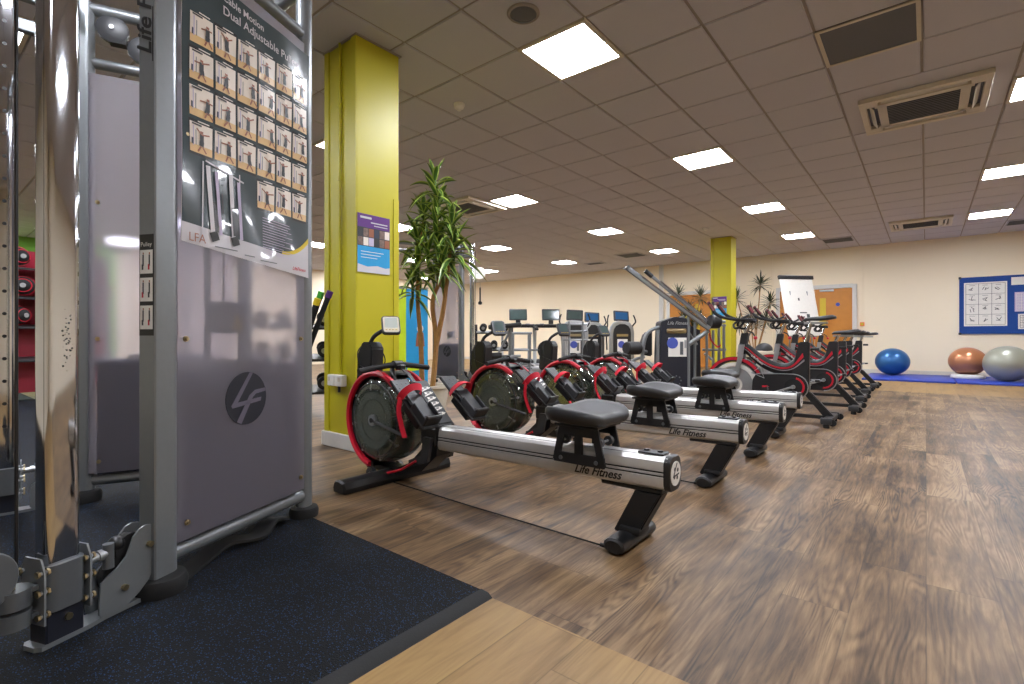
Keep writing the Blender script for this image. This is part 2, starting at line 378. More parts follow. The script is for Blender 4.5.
# ------------------------------------------------------------------ ceiling fittings
def light():
    t = thing('ceiling_light', None, 'ceiling light')
    mb = MB(); a, b = .298, .268
    for sx, sy, dx, dy in ((0, a-.014, 2*a, .028), (0, -a+.014, 2*a, .028), (a-.014, 0, .028, 2*a-.056), (-a+.014, 0, .028, 2*a-.056)):
        mb.box((sx, sy, 0), (dx, dy, .02), 'cream')
    mb.build('frame', t)
    mb = MB(); mb.box((0, 0, .004), (2*a-.056, 2*a-.056, .008), 'lum'); mb.build('diffuser', t)
    return t
L0 = light()
LL = {(-4, 5): 'largest bright square ceiling light panel, nearest the camera right of the front pillar',
      (-4, 10): 'square ceiling light panel second from the camera in the row left of the air conditioner',
      (-4, 15): 'square ceiling light panel third in the row, up and right of the far pillar',
      (-4, 20): 'thin lit ceiling panel fourth in the row, beside a grey vent',
      (-9, 10): 'square ceiling light panel right of the tall plant crown',
      (-9, 15): 'square ceiling light panel midway between the plant and the far pillar',
      (-9, 20): 'small lit ceiling panel just left of the far lime pillar, beside a vent',
      (-14, 10): 'ceiling light panel partly hidden behind the plant leaves beside the front pillar',
      (-14, 15): 'small ceiling light panel above the far cable column and its white pulley',
      (-14, 20): 'small far ceiling light panel above the treadmills',
      (-19, 20): 'farthest small ceiling light panel beside the white pulley of the far cable machine',
      (-19, 10): 'distant ceiling light in the gap left of the front pillar, lower one',
      (-9, 5): 'ceiling light seen as a sliver left of the front pillar, upper one',
      (-9, 0): 'ceiling light panel seen between the chrome columns at the upper left',
      (1, 10): 'ceiling light panel cut off by the right edge beside the large air conditioner',
      (1, 15): 'ceiling light panel at the right edge, middle of the three there',
      (1, 20): 'ceiling light panel at right, farthest of the three and nearest the back wall'}
for k, (i, j) in enumerate(lights):
    x, y = GX+(i+.5)*G, GY+(j+.5)*G
    if not (XL+.3 < x < XR-.3): continue
    o = copy_tree(L0); o.location = (x, y, CZ)
    o['group'] = 'ceiling light panels'
    o['label'] = LL.get((i, j), 'square ceiling light panel outside or hidden from the photograph')
    if (i, j) not in LL: o['group'] = 'unseen ceiling light panels'
for ch in [x for x in bpy.data.objects if x.parent == L0]: bpy.data.objects.remove(ch)
bpy.data.objects.remove(L0)
for cx, cy in CASS:
    i0 = round(cx)-1; j0 = min(math.floor(cy), (math.floor(cy)-1 if cy % 1 < .5 else math.floor(cy)+1))
    mb = MB(); mb.box((GX+(i0+1)*G, GY+(j0+1)*G, CZ+.0065), (1.18, 1.18, .011), 'tile', bev=.004); mb.build('ceiling', kind='structure')
def cassette(label):
    t = thing('air_conditioner', label, 'air conditioner', group='ceiling cassette air conditioners')
    mb = MB(); w, d = .93, .93
    z = -.022
    # fascia built from bars around the grille and slots
    for c, s in (((0, .435, z), (w, .06, .04)), ((0, -.435, z), (w, .06, .04)), ((.44, 0, z), (.05, .82, .04)), ((-.44, 0, z), (.05, .82, .04)),
                 ((0, .29, z), (.7, .07, .036)), ((0, -.29, z), (.7, .07, .036)), ((.295, 0, z), (.07, .6, .036)), ((-.295, 0, z), (.07, .6, .036)),
                 ((.375, .36, z), (.1, .12, .036)), ((-.375, .36, z), (.1, .12, .036)), ((.375, -.36, z), (.1, .12, .036)), ((-.375, -.36, z), (.1, .12, .036))):
        mb.box(c, s, 'cream', bev=.004)
    mb.build('fascia', t)
    mb = MB(); mb.box((0, 0, -.002), (.9, .9, .01), 'black'); mb.build('slot_backing', t)
    mb = MB(); mb.box((0, 0, z), (.53, .52, .03), 'grille', bev=.004)
    for k in range(12): mb.box((0, -.24+k*.0436, z-.017), (.52, .006, .006), 'dark')
    mb.build('grille', t)
    for c, s, r in (((.375, 0, -.03), (.006, .52, .06), roty(.6)), ((-.375, 0, -.03), (.006, .52, .06), roty(-.6)), ((0, .365, -.02), (.6, .006, .045), rotx(-.5)), ((0, -.365, -.02), (.6, .006, .045), rotx(.5))):
        q = MB(); q.box(c, s, 'white', rot=r); q.build('vane', t)
    return t
a = cassette('large cream ceiling air conditioner cassette beside the dark ceiling panel at upper right')
labs = [a['label'], 'small far ceiling air conditioner cassette near the back wall at right', 'ceiling air conditioner cassette half hidden behind the tall plant crown']
for k, (cx, cy) in enumerate(CASS):
    o = a if k == 0 else copy_tree(a); o['label'] = labs[k]; o.location = (GX+cx*G, GY+cy*G, CZ)
mb = MB(); mb.box((0, 0, -.001), (.6, .6, .012), 'grille', bev=.003)
for k in (-1, 1): mb.box((0, k*.287, -.006), (.6, .026, .012), 'cream'); mb.box((k*.287, 0, -.006), (.026, .55, .012), 'cream')
mb.build('ceiling_speaker_panel', loc=(GX-.5*G, GY+7.5*G, CZ+.004), label='dark grey square ceiling panel above the large air conditioner', cat='ceiling panel')
def vent(x, y, sx, sy, label, ang=0):
    mb = MB(); mb.box((0, 0, -.008), (sx, sy, .012), 'dark')
    n = 7
    for k in range(n): mb.box((0, -sy/2+sy*(k+.5)/n, -.016), (sx, sy/n*.45, .008), 'grille')
    for k in (-1, 1): mb.box((0, k*sy/2, -.01), (sx+.04, .03, .02), 'tile'); mb.box((k*sx/2, 0, -.01), (.03, sy, .02), 'tile')
    mb.build('ceiling_vent', loc=(x, y, CZ), label=label, cat='vent', group='slatted ceiling vents')
vent(GX-2.5*G, GY+22.2*G, .56, .56, 'grey ceiling vent right of the fourth lit panel near the door')
vent(GX+2.5*G, GY+22.4*G, .56, .5, 'slatted ceiling vent at the far right edge near the back wall')
vent(GX-10*G, GY+20.5*G, .6, .6, 'grey ceiling vent just left of the lit panel by the far pillar')
vent(GX-12.45*G, GY+21.6*G, .5, .3, 'small grey ceiling vent between two far lit panels')
mb = MB(); mb.lathe([(0, -.012), (.06, -.014), (.085, -.01), (.1, 0), (.1, .006)], (GX-3.49*G, GY+4.48*G, CZ), (0, 0, 1), 'grille'); mb.lathe([(.09, -.013), (.105, -.014), (.112, -.006), (.112, .004), (.1, .004)], (GX-3.49*G, GY+4.48*G, CZ), (0, 0, 1), 'tbar')
mb.build('ceiling_loudspeaker', label='round grey loudspeaker grille in ceiling left of the nearest light', cat='loudspeaker')
for (i, j), lb in (((-5.64, 5.59), 'white smoke detector on ceiling right of front pillar top'), ((-5.64, 17.1), 'small white smoke detector above the far pillar')):
    mb = MB(); c = (GX+i*G, GY+j*G, CZ)
    mb.lathe([(0, -.062), (.018, -.062), (.024, -.05), (.03, -.045), (.045, -.04), (.052, -.02), (.052, 0)], c, (0, 0, 1), 'white', 20)
    mb.build('smoke_detector', label=lb, cat='smoke detector')
# ------------------------------------------------------------------ pillars
def pillar(x0, x1, y0, y1, extra):
    mb = MB(); cx, cy = (x0+x1)/2, (y0+y1)/2
    mb.box((cx, cy, CZ/2), (x1-x0, y1-y0, CZ), 'yellow', bev=.004)
    # raised casing boards on the two seen faces
    mb.box((x1-.03, y0-.004, CZ/2), (.06, .01, CZ), 'yellow'); mb.box((x0+.03, y0-.004, CZ/2), (.06, .01, CZ), 'yellow')
    mb.box((x1+.003, y1-.03, .95), (.008, .05, 1.9), 'yellow')
    mb.box((cx, cy, CZ-.006), (x1-x0+.03, y1-y0+.03, .01), 'tbar')
    o = mb.build('pillar', kind='structure')
    if extra:
        q = MB()
        for c, s in (((cx, y0-.012, .055), (x1-x0+.04, .022, .11)), ((x1+.012, cy, .055), (.022, y1-y0+.04, .11)), ((x0-.012, cy, .055), (.022, y1-y0+.04, .11))): q.box(c, s, 'skirt', bev=.004)
        q.build('trim_1', kind='structure')
    return o
pillar(-3.62, -3.2, 2.13, 2.51, True); pillar(-3.68, -3.25, 11.42, 11.78, True)
t = thing('socket_conduit', 'lime painted vertical cable conduit with white double socket on the front pillar', 'conduit', (-3.42, 2.1, 0))
mb = MB(); mb.cyl((-3.395, 2.115, .56), (-3.395, 2.115, 3.03), .011, 'yellow')
for z in (.9, 1.45, 2.0, 2.55): mb.cyl((-3.395, 2.115, z), (-3.395, 2.115, z+.03), .017, 'yellow')
mb.build('conduit_pipe', t, off=(-3.42, 2.1, 0))
mb = MB(); mb.box((-3.46, 2.1, .51), (.09, .05, .085), 'white', bev=.006); mb.box((-3.36, 2.1, .51), (.09, .05, .085), 'white', bev=.006)
mb.box((-3.475, 2.072, .52), (.02, .006, .03), 'cream'); mb.box((-3.345, 2.072, .52), (.02, .006, .03), 'cream'); mb.cyl((-3.395, 2.11, .42), (-3.395, 2.11, .47), .01, 'dark')
mb.build('socket', t, off=(-3.42, 2.1, 0))
def pillar_poster(x, y, z0, z1, w, label, face):
    # sheet on a +x or -y face
    ux = V((0, 1, 0)) if face == 'x' else V((1, 0, 0)); n = V((1, 0, 0)) if face == 'x' else V((0, -1, 0)); uz = V((0, 0, 1))
    o = V((x, y, (z0+z1)/2)); H = z1-z0
    def rect(mb, a0, a1, b0, b1, d, m, th=.001): mb.box(o+ux*(a0+a1)/2*w+uz*((b0+b1)/2)*H+n*d, (abs(ux.x)*(a1-a0)*w+abs(n.x)*th, abs(ux.y)*(a1-a0)*w+abs(n.y)*th, (b1-b0)*H), m)
    mb = MB(); rect(mb, -.5, .5, -.5, .5, .001, 'posterwhite', .002); rect(mb, -.5, .5, .27, .5, .0025, 'purple'); rect(mb, -.5, .5, -.05, .27, .0025, 'dark'); 
    for k in range(6):
        for l in range(2):
            rect(mb, -.49+k*.165, -.49+k*.165+.15, -.04+l*.155, .1+l*.155, .0035, ['photo', 'skin', 'dark', 'thumb', 'slate', 'photo', 'paperlilac'][(k*3+l*2) % 7])
    rect(mb, -.5, .5, -.42, -.05, .0025, 'bluep')
    poly = [(-.5, -.36), (-.2, -.4), (.1, -.37), (.35, -.4), (.5, -.38), (.5, -.5), (-.5, -.5)]
    mb.prism([(p[0]*w, p[1]*H) for p in poly], o+n*.0032, ux, uz, .0008, 'posterwhite')
    r = mb.build('wall_poster', label=label, cat='poster')
    q = MB()
    T = lambda a, b: frame(o+ux*a*w+uz*b*H+n*.0045, ux, uz)
    rect(q, -.42, -.08, .42, .455, .0035, 'posterwhite'); rect(q, -.1, .42, .355, .375, .0035, 'posterwhite'); rect(q, .0, .42, .31, .325, .0035, 'posterwhite')
    for k in range(3): rect(q, -.4, .3-.1*k, -.15-.05*k, -.14-.05*k, .0035, 'paper')
    q.build('lettering', r)
    return r
pillar_poster(-3.196, 2.275, 1.31, 1.74, .285, 'purple and blue printed poster taped to the front lime pillar', 'x')
pillar_poster(-3.5, 11.414, 1.27, 1.74, .32, 'small purple and blue poster on the far lime pillar', 'y')
# ------------------------------------------------------------------ back wall fittings
def door(n, x0, x1, h, leaves, extra=False):
    t = bpy.data.objects.new(f'door_{n}', None); C.objects.link(t); t.location = ((x0+x1)/2, WY, 0); t['kind'] = 'structure'
    of = t.location
    q = MB(); z = h
    q.box((x0-.04, WY-.03, (z+.08)/2), (.09, .08, z+.08), 'skirt'); q.box((x1+.04, WY-.03, (z+.08)/2), (.09, .08, z+.08), 'skirt'); q.box(((x0+x1)/2, WY-.03, z+.045), (x1-x0, .08, .09), 'skirt')
    q.build('door_frame', t, off=of)
    w = (x1-x0)/leaves
    for k in range(leaves):
        a = x0+k*w
        q = MB(); q.box((a+w/2, WY-.02, z/2), (w-.012, .045, z-.02), 'wood', bev=.003); lf = q.build('door_leaf', t, off=of)
        vx = a+w*(.22 if k else .78)
        q = MB(); q.box((vx, WY-.045, 1.45), (.13, .01, .75), 'ledyel', bev=.002); q.build('vision_panel', lf, off=of)
        if extra:
            q = MB(); q.box((a+w*.2+.1, WY-.06, z-.05), (.3, .05, .05), 'silver', bev=.004); q.build('door_closer', lf, off=of)
            q = MB(); q.cyl((a+w*.62, WY-.046, 1.66), (a+w*.62, WY-.05, 1.66), .045, 'bluedecal', seg=20); q.build('round_sign', lf, off=of)
            q = MB(); q.box((a+w*(.08 if k else .92), WY-.06, 1.0), (.05, .02, .2), 'silver', bev=.003); q.build('door_handle', lf, off=of)
    return t
door(1, -2.95, -1.37, 2.06, 2, True); door(2, -5.9, -4.55, 2.1, 2)
mb = MB(); mb.box((-6.16, WY-.04, CZ/2), (.12, .07, CZ), 'skirt', bev=.004); mb.build('trim_2', kind='structure')
for x, lb in ((-3.02-.12, 'thin'), (-1.18, 'thin')):
    mb = MB(); mb.box((x, WY-.012, CZ/2 if x < -2 else 2.1), (.03, .024, CZ if x < -2 else 1.86), 'wall'); mb.build('trim_3', kind='structure')
mb = MB(); mb.box((-1.18, WY-.03, 1.17), (.09, .05, .09), 'orange', bev=.004); mb.cyl((-1.18, WY-.056, 1.17), (-1.18, WY-.062, 1.17), .03, 'ledyel'); mb.build('call_point', label='small square orange call point on the wall right of the door', cat='call point')
# notice board
t = thing('notice_board', 'wide royal blue notice board on the back wall above the balls', 'notice board', (1.4, WY, .93))
of = t.location
mb = MB(); mb.box((1.42, WY-.015, 1.53), (1.7, .02, 1.18), 'blue'); mb.build('felt_board', t, off=of)
mb = MB()
for c, s in (((1.42, WY-.02, 2.125), (1.73, .03, .022)), ((1.42, WY-.02, .935), (1.73, .03, .022)), ((.565, WY-.02, 1.53), (.022, .03, 1.19)), ((2.275, WY-.02, 1.53), (.022, .03, 1.19))): mb.box(c, s, 'blue')
for x in (.565, 2.275):
    for z in (.93, 2.13): mb.box((x, WY-.03, z), (.045, .03, .045), 'dark')
mb.build('board_frame', t, off=of)
def sheet(x0, x1, z0, z1, label, mat='paper', grid=None, d=.027, inks='dark'):
    mb = MB(); y = WY-d; mb.box(((x0+x1)/2, y, (z0+z1)/2), (x1-x0, .002, z1-z0), mat)
    if grid:
        nx, nz = grid
        w, hh = (x1-x0), (z1-z0)
        for k in range(nx+1): mb.box((x0+.03+(w-.06)*k/nx, y-.0015, (z0+z1)/2), (.006, .001, hh-.06), inks)
        for k in range(nz+1): mb.box(((x0+x1)/2, y-.0015, z0+.03+(hh-.06)*k/nz), (w-.06, .001, .006), inks)
        for i in range(nx):
            for j in range(nz):
                cx, cz = x0+.03+(w-.06)*(i+.5)/nx, z0+.03+(hh-.06)*(j+.5)/nz
                s = min(w/nx, hh/nz)*.28
                for q in range(3):
                    a = rnd.uniform(0, PI); mb.box((cx+rnd.uniform(-s, s)*.5, y-.0018, cz+rnd.uniform(-s, s)*.5), (s*1.1, .001, s*.16), inks, rot=roty(a))
                mb.box((cx, y-.0018, cz+s*1.2), (s*1.4, .001, s*.1), inks)
    return mb.build('notice_sheet', label=label, cat='notice', group='papers pinned to the blue board')
sheet(.63, 1.36-.06, 1.09, 2.02, 'large white exercise chart with a black grid on the blue notice board', 'paper', (3, 4))
sheet(1.36, 1.8, 1.93, 2.09, 'wide white paper strip at the top of the blue notice board', 'paper', None)
sheet(1.41, 1.82, 1.38, 1.78, 'pale lilac timetable in the middle of the blue notice board', 'paperlilac', (5, 6), inks='paper')
sheet(1.46, 1.7, 1.02, 1.33, 'lower white list sheet on the blue notice board', 'paper', (2, 5))
# ------------------------------------------------------------------ mats and balls by the wall
for k, (x0, x1) in enumerate(((-1.0, .42), (.435, 1.9))):
    mb = MB(); mb.box(((x0+x1)/2, 13.3, .0175), (x1-x0, 2.1, .035), 'matblue', bev=.01, seg=2)
    mb.box(((x0+x1)/2, 13.3, .036), (x1-x0-.05, .01, .002), 'bluedecal')
    mb.build('gym_mat', label=['blue floor mat under the blue ball', 'blue floor mat under the copper and grey balls', 'blue floor mat beyond the right edge of the photo'][k], cat='mat', group='blue floor mats along the back wall')
def ball(name, c, r, m, label, sq=1):
    mb = MB(); mb.sphere((0, 0, 0), r, m, sc=(1, 1, sq), seg=48, rings=32); o = mb.build(name, ang=180, label=label, cat='exercise ball', loc=c)
    q = MB(); q.lathe([(r*math.cos(t)+.0015*(k % 2), r*sq*math.sin(t)) for k, t in enumerate([x*.02 for x in range(-14, 15)])], (0, 0, 0), (0, 0, 1), m, 48); q.build('ribbing', o, ang=180)
    return o
ball('exercise_ball', (-.57, 13.75, .035+.29), .31, 'ballblue', 'blue exercise ball resting on the blue mat left of the others', .935)
ball('exercise_ball', (.64, 13.6, .10+.27), .30, 'ballcopper', 'copper coloured exercise ball in the middle on a pale ring', .93)
ball('exercise_ball', (1.16, 13.0, .035+.325), .345, 'ballgrey', 'large grey green exercise ball at right, nearest the camera', .945)
mb = MB(); mb.lathe([(.16, 0), (.26, 0), (.27, .03), (.25, .07), (.19, .08), (.16, .05), (.16, 0)], (.64, 13.6, .036), (0, 0, 1), 'paper', 32); mb.build('ball_ring', label='pale ring stand under the copper exercise ball', cat='ball stand')
# ------------------------------------------------------------------ rubber matting
mb = MB(); mb.box(((-1.11-14.6)/2, (1.2-3.2)/2, .006), (14.6-1.11, 4.4, .012), 'fleck'); mb.build('rubber_matting', label='black rubber matting with blue flecks under the cable machine', cat='matting')
mb = MB()
for q in ([(-1.11, 0), (-1.062, 0), (-1.078, .012), (-1.11, .015)],):
    mb.loft([[V((x, -3.2, z)) for x, z in q], [V((x, 1.2, z)) for x, z in q]], 'rubber')
mb.build('edge_strip', label='dark ramped edge strip between the rubber matting and the pale oak floor', cat='edge strip')
# ------------------------------------------------------------------ dual cable machine
def v2(p, q): return V((q[0]-p[0], q[1]-p[1], 0))
def cable_machine(label, flip=False):
    t = thing('cable_machine', label, 'cable machine', (-2.587, .9, 0)); sg = -1 if flip else 1
    HT = 2.5
    def part(mb, name, par=t, **k): return mb.build(name, par, **k)
    info = []
    for side, Cc, P1, P2 in ((1, (.772, -.619), (.671, -.362), (.381, .291)), (-1, (-.703, -.575), (-.671, -.301), (-.381, .352))):
        c3, p1, p2 = V((*Cc, 0)), V((*P1, 0)), V((*P2, 0)); Z = V((0, 0, 1))
        l = (p2-p1).normalized(); n = V((l.y, -l.x, 0))*sg          # outward normal of the panel
        u = (p1-c3).normalized(); m = V((u.y, -u.x, 0))*side
        at = lambda a, b, z: p1+l*a+n*b+Z*z
        ac = lambda a, b, z: c3+u*a+m*b+Z*z
        # posts
        D = [(-.041, -.034), (-.045, -.030), (-.045, .030), (-.041, .034)]+[(.015+.034*math.cos(x), .034*math.sin(x)) for x in [PI/2-PI*i/10 for i in range(11)]]
        q1 = p1+n*(.012 if side > 0 and not flip else 0)
        mb = MB(); vpost(mb, q1.x, q1.y, .05, HT, D, l, 'grey'); post = part(mb, 'post')
        mb = MB(); mb.lathe([(0, 0), (.075, 0), (.078, .03), (.07, .05), (.055, .056), (0, .056)], q1+Z*.012, Z, 'rubber', 28); part(mb, 'foot', post)
        mb = MB(); vpost(mb, p2.x, p2.y, .05, HT, obround(.075, .06), l, 'grey'); post2 = part(mb, 'post')
        mb = MB(); mb.lathe([(0, 0), (.062, 0), (.064, .025), (.058, .04), (.045, .046), (0, .046)], p2+Z*.012, Z, 'rubber', 28); part(mb, 'foot', post2)
        L = (p2-p1).length
        mb = MB(); mb.cyl(at(.04, 0, .112), at(L-.03, 0, .112), .029, 'grey', seg=20); part(mb, 'lower_rail')
        mb = MB(); mb.cyl(at(.04, 0, 2.205), at(L-.03, 0, 2.205), .026, 'grey', seg=20); part(mb, 'upper_rail')
        mb = MB(); mb.cyl(at(.0, 0, 2.475), at(L, 0, 2.475), .03, 'grey', seg=20); part(mb, 'upper_rail')
        # frosted panel
        mb = MB(); F = frame(at(.348, .036, 1.145), l, Z)
        mb.box((0, 0, 0), (.638, 1.99, .008), 'frost', bev=.002); bmesh.ops.transform(mb.bm, matrix=F, verts=mb.bm.verts); pn = part(mb, 'panel')
        for a, z in ((.067, .82), (.64, .82), (.072, .208), (.64, .209), (.067, 1.5), (.64, 2.06)):
            mb = MB(); mb.cyl(at(a, .0, z), at(a, .050, z), .006, 'brass', seg=10); mb.cyl(at(a, .0405, z), at(a, .0445, z), .010, 'brass', seg=10); part(mb, 'bolt', pn)
        if side > 0:
            o = at(.33, .0422, .593); r = .1
            mb = MB(); mb.cyl(at(.33, .0402, .593), at(.33, .0422, .593), r, 'navy', seg=48); lg = part(mb, 'round_emblem', pn)
            mb = MB(); xa = l*sg
            for poly in ([(.13, .98), (.3, .96), (-.45, -.12), (.74, -.02), (.70, -.17), (-.7, -.31), (-.76, -.22)], [(.98, .33), (.4, .28), (.12, .1), (-.5, -.85), (-.28, -.95), (.3, .02), (.45, .13), (.98, .2)]):
                mb.prism([(x*r, y*r) for x, y in poly], o+n*.0006, xa, Z, .0006, 'embl')
            part(mb, 'emblem_strokes', lg)
        # weight stack behind panel
        mb = MB(); F = rotz(math.atan2(l.y, l.x))
        mb.box(at(.35, .015, .43), (.58, .012, .58), 'slate', rot=F, bev=.003); mb.box(at(.35, -.07, .15), (.58, .14, .02), 'slate', rot=F); part(mb, 'stack_guard')
        mb = MB()
        for k in range(17): mb.box(at(.35, -.055, .18+.034*k), (.34, .10, .031), 'black', rot=F, bev=.003)
        part(mb, 'weight_stack')
        for a in (.27, .43):
            mb = MB(); mb.cyl(at(a, -.085, .1), at(a, -.085, 2.2), .011, 'grey2', seg=12); part(mb, 'guide_rod')
        mb = MB(); mb.box(at(.30, -.02, .90), (.13, .06, .12), 'black', rot=F, bev=.01); bk = part(mb, 'pulley_block')
        mb = MB(); mb.prism([(-.03, -.025), (.03, -.025), (0, .03)], at(.31, .012, .88), l, Z, .002, 'ledyel'); part(mb, 'warning_label', bk)
        mb = MB(); mb.cyl(at(.30, -.04, .96), at(.30, -.04, 2.3), .004, 'black', seg=6); part(mb, 'cable')
        # top pulleys
        for a, z in ((.12, 2.395), (.25, 2.315)):
            mb = MB(); mb.lathe([(0, -.022), (.06, -.022), (.068, -.014), (.07, 0), (.068, .014), (.05, .022), (.012, .026), (0, .026)], at(a, 0, z), n, 'dark', 32); pl = part(mb, 'pulley_cover')
            mb = MB(); mb.cyl(at(a, .02, z), at(a, .034, z), .01, 'silver', seg=12); part(mb, 'bolt', pl)
            mb = MB(); mb.box(at(a+.02, -.01, z-.045), (.07, .05, .05), 'rubber', rot=F); part(mb, 'pulley_bracket')
        # chrome column
        mb = MB(); vpost(mb, c3.x, c3.y, .05, HT, rrect(.085, .06, .02, 5), u, 'chrome'); col = part(mb, 'column')
        mb = MB()
        for k in range(19):
            z = .42+k*.103
            mb.cyl(ac(0, -.0305, z), ac(0, -.0300, z), .008, 'black', seg=12)
            if side < 0: mb.cyl(ac(0, .0300, z), ac(0, .0305, z), .008, 'black', seg=12)
            if side < 0: mb.cyl(ac(-.0425, 0, z), ac(-.0432, 0, z), .008, 'black', seg=12)
        part(mb, 'adjustment_holes', col)
        if side > 0:
            mb = MB()
            for k in range(46):
                a = rnd.gauss(.004, .006); z = rnd.gauss(.82, .045)
                mb.cyl(ac(a, .0299, z), ac(a, .0303, z), rnd.uniform(.0008, .003), 'dark', seg=6)
            part(mb, 'scuff_marks', col)
        F2 = rotz(math.atan2(u.y, u.x))
        mb = MB(); mb.box(ac(0, 0, .06), (.09, .066, .1), 'navy', rot=F2, bev=.004); mb.cyl(ac(.005, .032, .075), ac(.005, .04, .075), .009, 'brass', seg=8); part(mb, 'column_shoe')
        for z in (2.29, 2.44):
            mb = MB(); mb.box((ac(.03, 0, z)+p1+Z*z)*.5 if False else ac((p1-c3).length/2, 0, z), ((p1-c3).length-.05, .04, .06), 'grey2', rot=F2, bev=.006); part(mb, 'column_bracket')
        # base bar
        mb = MB(); mb.prism([(-.065, -.02), (-.055, -.035), (.06, -.035), (.1, -.028), (.24, -.028), (.24, .028), (.1, .028), (.06, .035), (-.055, .035), (-.065, .02)], ac(0, 0, .019), u, V((-u.y, u.x, 0)), .012, 'grey'); part(mb, 'base_plate')
        S = [(.238, .241), (.215, .246), (.196, .24), (.178, .222), (.168, .195), (.157, .171), (.132, .149), (.105, .134), (.088, .122), (.083, .07), (.083, .034), (.091, .025), (.157, .025), (.196, .049), (.225, .075), (.238, .098)]
        for b in (-.03, .03):
            mb = MB(); mb.prism(S, ac(0, b, 0), u, Z, .006, 'grey'); sp = part(mb, 'side_plate')
            for a, z in ((.225, .185), (.15, .085)):
                q = MB(); q.cyl(ac(a, b*1.05, z), ac(a, b*1.45, z), .009, 'brass', seg=8); part(q, 'bolt', sp)
        mb = MB(); mb.cyl(ac(.16, -.014, .12), ac(.16, .014, .12), .055, 'rubber', seg=28); mb.cyl(ac(.185, -.014, .185), ac(.185, .014, .185), .045, 'rubber', seg=28); part(mb, 'lower_pulley')
        # sliding carriage
        zc = .165
        mb = MB(); vpost(mb, c3.x, c3.y, zc-.06, zc+.06, rrect(.10, .088, .03, 6), u, 'grey2'); cr = part(mb, 'carriage')
        for a in (-.054, .054):
            mb = MB(); mb.prism([(-.045, -.085), (.045, -.085), (.045, .05), (.03, .085), (-.03, .085), (-.045, .05)], ac(a, 0, zc), m, Z, .005, 'grey'); fl = part(mb, 'flange', cr)
            for b in (-.036, .036):
                for z in (-.06, 0.0, .05):
                    mb = MB(); mb.cyl(ac(a-.014, b, zc+z), ac(a+.014, b, zc+z), .0055, 'silver', seg=8); mb.cyl(ac(a-.014, b, zc+z), ac(a-.008, b, zc+z), .009, 'brass', seg=6); mb.cyl(ac(a+.008, b, zc+z), ac(a+.014, b, zc+z), .009, 'brass', seg=6); part(mb, 'bolt', cr)
        mb = MB(); mb.cyl(ac(.056, .02, zc+.03), ac(.11, .02, zc+.035), .012, 'silver', seg=14); mb.cyl(ac(.085, .02, zc+.034), ac(.098, .02, zc+.034), .016, 'silver', seg=14)
        mb.cyl(ac(.115, .02, zc-.01), ac(.115, .02, zc+.06), .014, 'grey2', seg=18); mb.sphere(ac(.15, .0, zc+.045), .022, 'black', seg=14, rings=10); part(mb, 'adjuster_knob', cr)
        # swivelling pulley head
        mb = MB(); mb.cyl(ac(-.1, 0, .095), ac(-.1, 0, .135), .038, 'grey2', seg=28); mb.cyl(ac(-.1, 0, .145), ac(-.1, 0, .19), .038, 'grey2', seg=28); mb.cyl(ac(-.1, 0, .135), ac(-.1, 0, .145), .02, 'black', seg=20)
        mb.box(ac(-.07, 0, .18), (.06, .05, .012), 'grey2', rot=F2); mb.box(ac(-.07, 0, .11), (.06, .05, .012), 'grey2', rot=F2); mb.cyl(ac(-.1, 0, .19), ac(-.1, 0, .2), .008, 'brass', seg=6); part(mb, 'hinge')
        for b in (-.026, .02):
            mb = MB(); mb.lathe([(0, -.003), (.07, -.003), (.073, 0), (.07, .003), (0, .003)], ac(-.17, b+.003, .235), m, 'grey2', 30); part(mb, 'swivel_cheek')
        mb = MB(); mb.lathe([(0, -.01), (.07, -.01), (.058, 0), (.07, .01), (0, .01)], ac(-.165, 0, .232), m, 'rubber', 30); part(mb, 'swivel_pulley')
        mb = MB(); mb.cyl(ac(-.09, 0, .25), ac(-.09, 0, 2.35), .004, 'black', seg=6); part(mb, 'cable')
        info.append((p1, l, n, u, m, c3))
    # wide beams joining the towers, out of the frame above and low behind
    mb = MB(); mb.cyl((-.671, -.362, 2.46), (.671, -.362, 2.46), .03, 'grey', seg=18); part(mb, 'cross_beam')
    mb = MB(); mb.cyl((-.381, .291, 2.44), (.381, .291, 2.44), .03, 'grey', seg=18); part(mb, 'cross_beam')
    return t, info
machine, minfo = cable_machine('large grey two tower cable pulley machine with frosted lilac panels at left')
far_machine, _ = cable_machine('far cable pulley machine behind the tall plant, with a white pulley disc', True)
# lettering and sticker only read on the near post
p1, l, n, u_, m_, c3 = minfo[0]; Z = V((0, 0, 1)); P1W = p1
pst = [o for o in bpy.data.objects if o.parent == machine and o.name.startswith('post')][0]
rzn = rotz(math.atan2(n.y, n.x))
mb = MB(); mb.add_mesh(text_mesh('Life Fitness', .080, .42, .0004, .0016), frame(p1-l*.0456+n*(.006)+Z*1.885, Z, -n), 'black')
mb.box(p1-l*.0456+n*.037+Z*1.77, (.004, .001, .17), 'black', rot=rzn)
mb.build('lettering', pst)
mb = MB(); ss = lambda a0, a1, z0, z1, d, m: mb.box(p1+n*((a0+a1)/2+.012)-l*(.0455+d)+Z*((z0+z1)/2), (abs(a1-a0), .0006, z1-z0), m, rot=rzn)
ss(-.029, .029, .83, 1.147, 0, 'black')
for k in range(3):
    z1 = 1.098-k*.087; ss(-.025, .025, z1-.074, z1, .0006, 'paper')
    for q in (0, 1):
        a = -.013+q*.025; ss(a-.002, a+.003, z1-.05, z1-.015, .0012, 'dark'); ss(a-.005, a+.001, z1-.062, z1-.045, .0012, 'red' if (k+q) % 2 else 'dark'); ss(a-.001, a+.003, z1-.014, z1-.008, .0012, 'skin')
mb.add_mesh(text_mesh('Pulley', .019), frame(p1-l*.0468+n*.012+Z*1.115, n, Z), 'paper')
mb.build('instruction_sticker', pst)
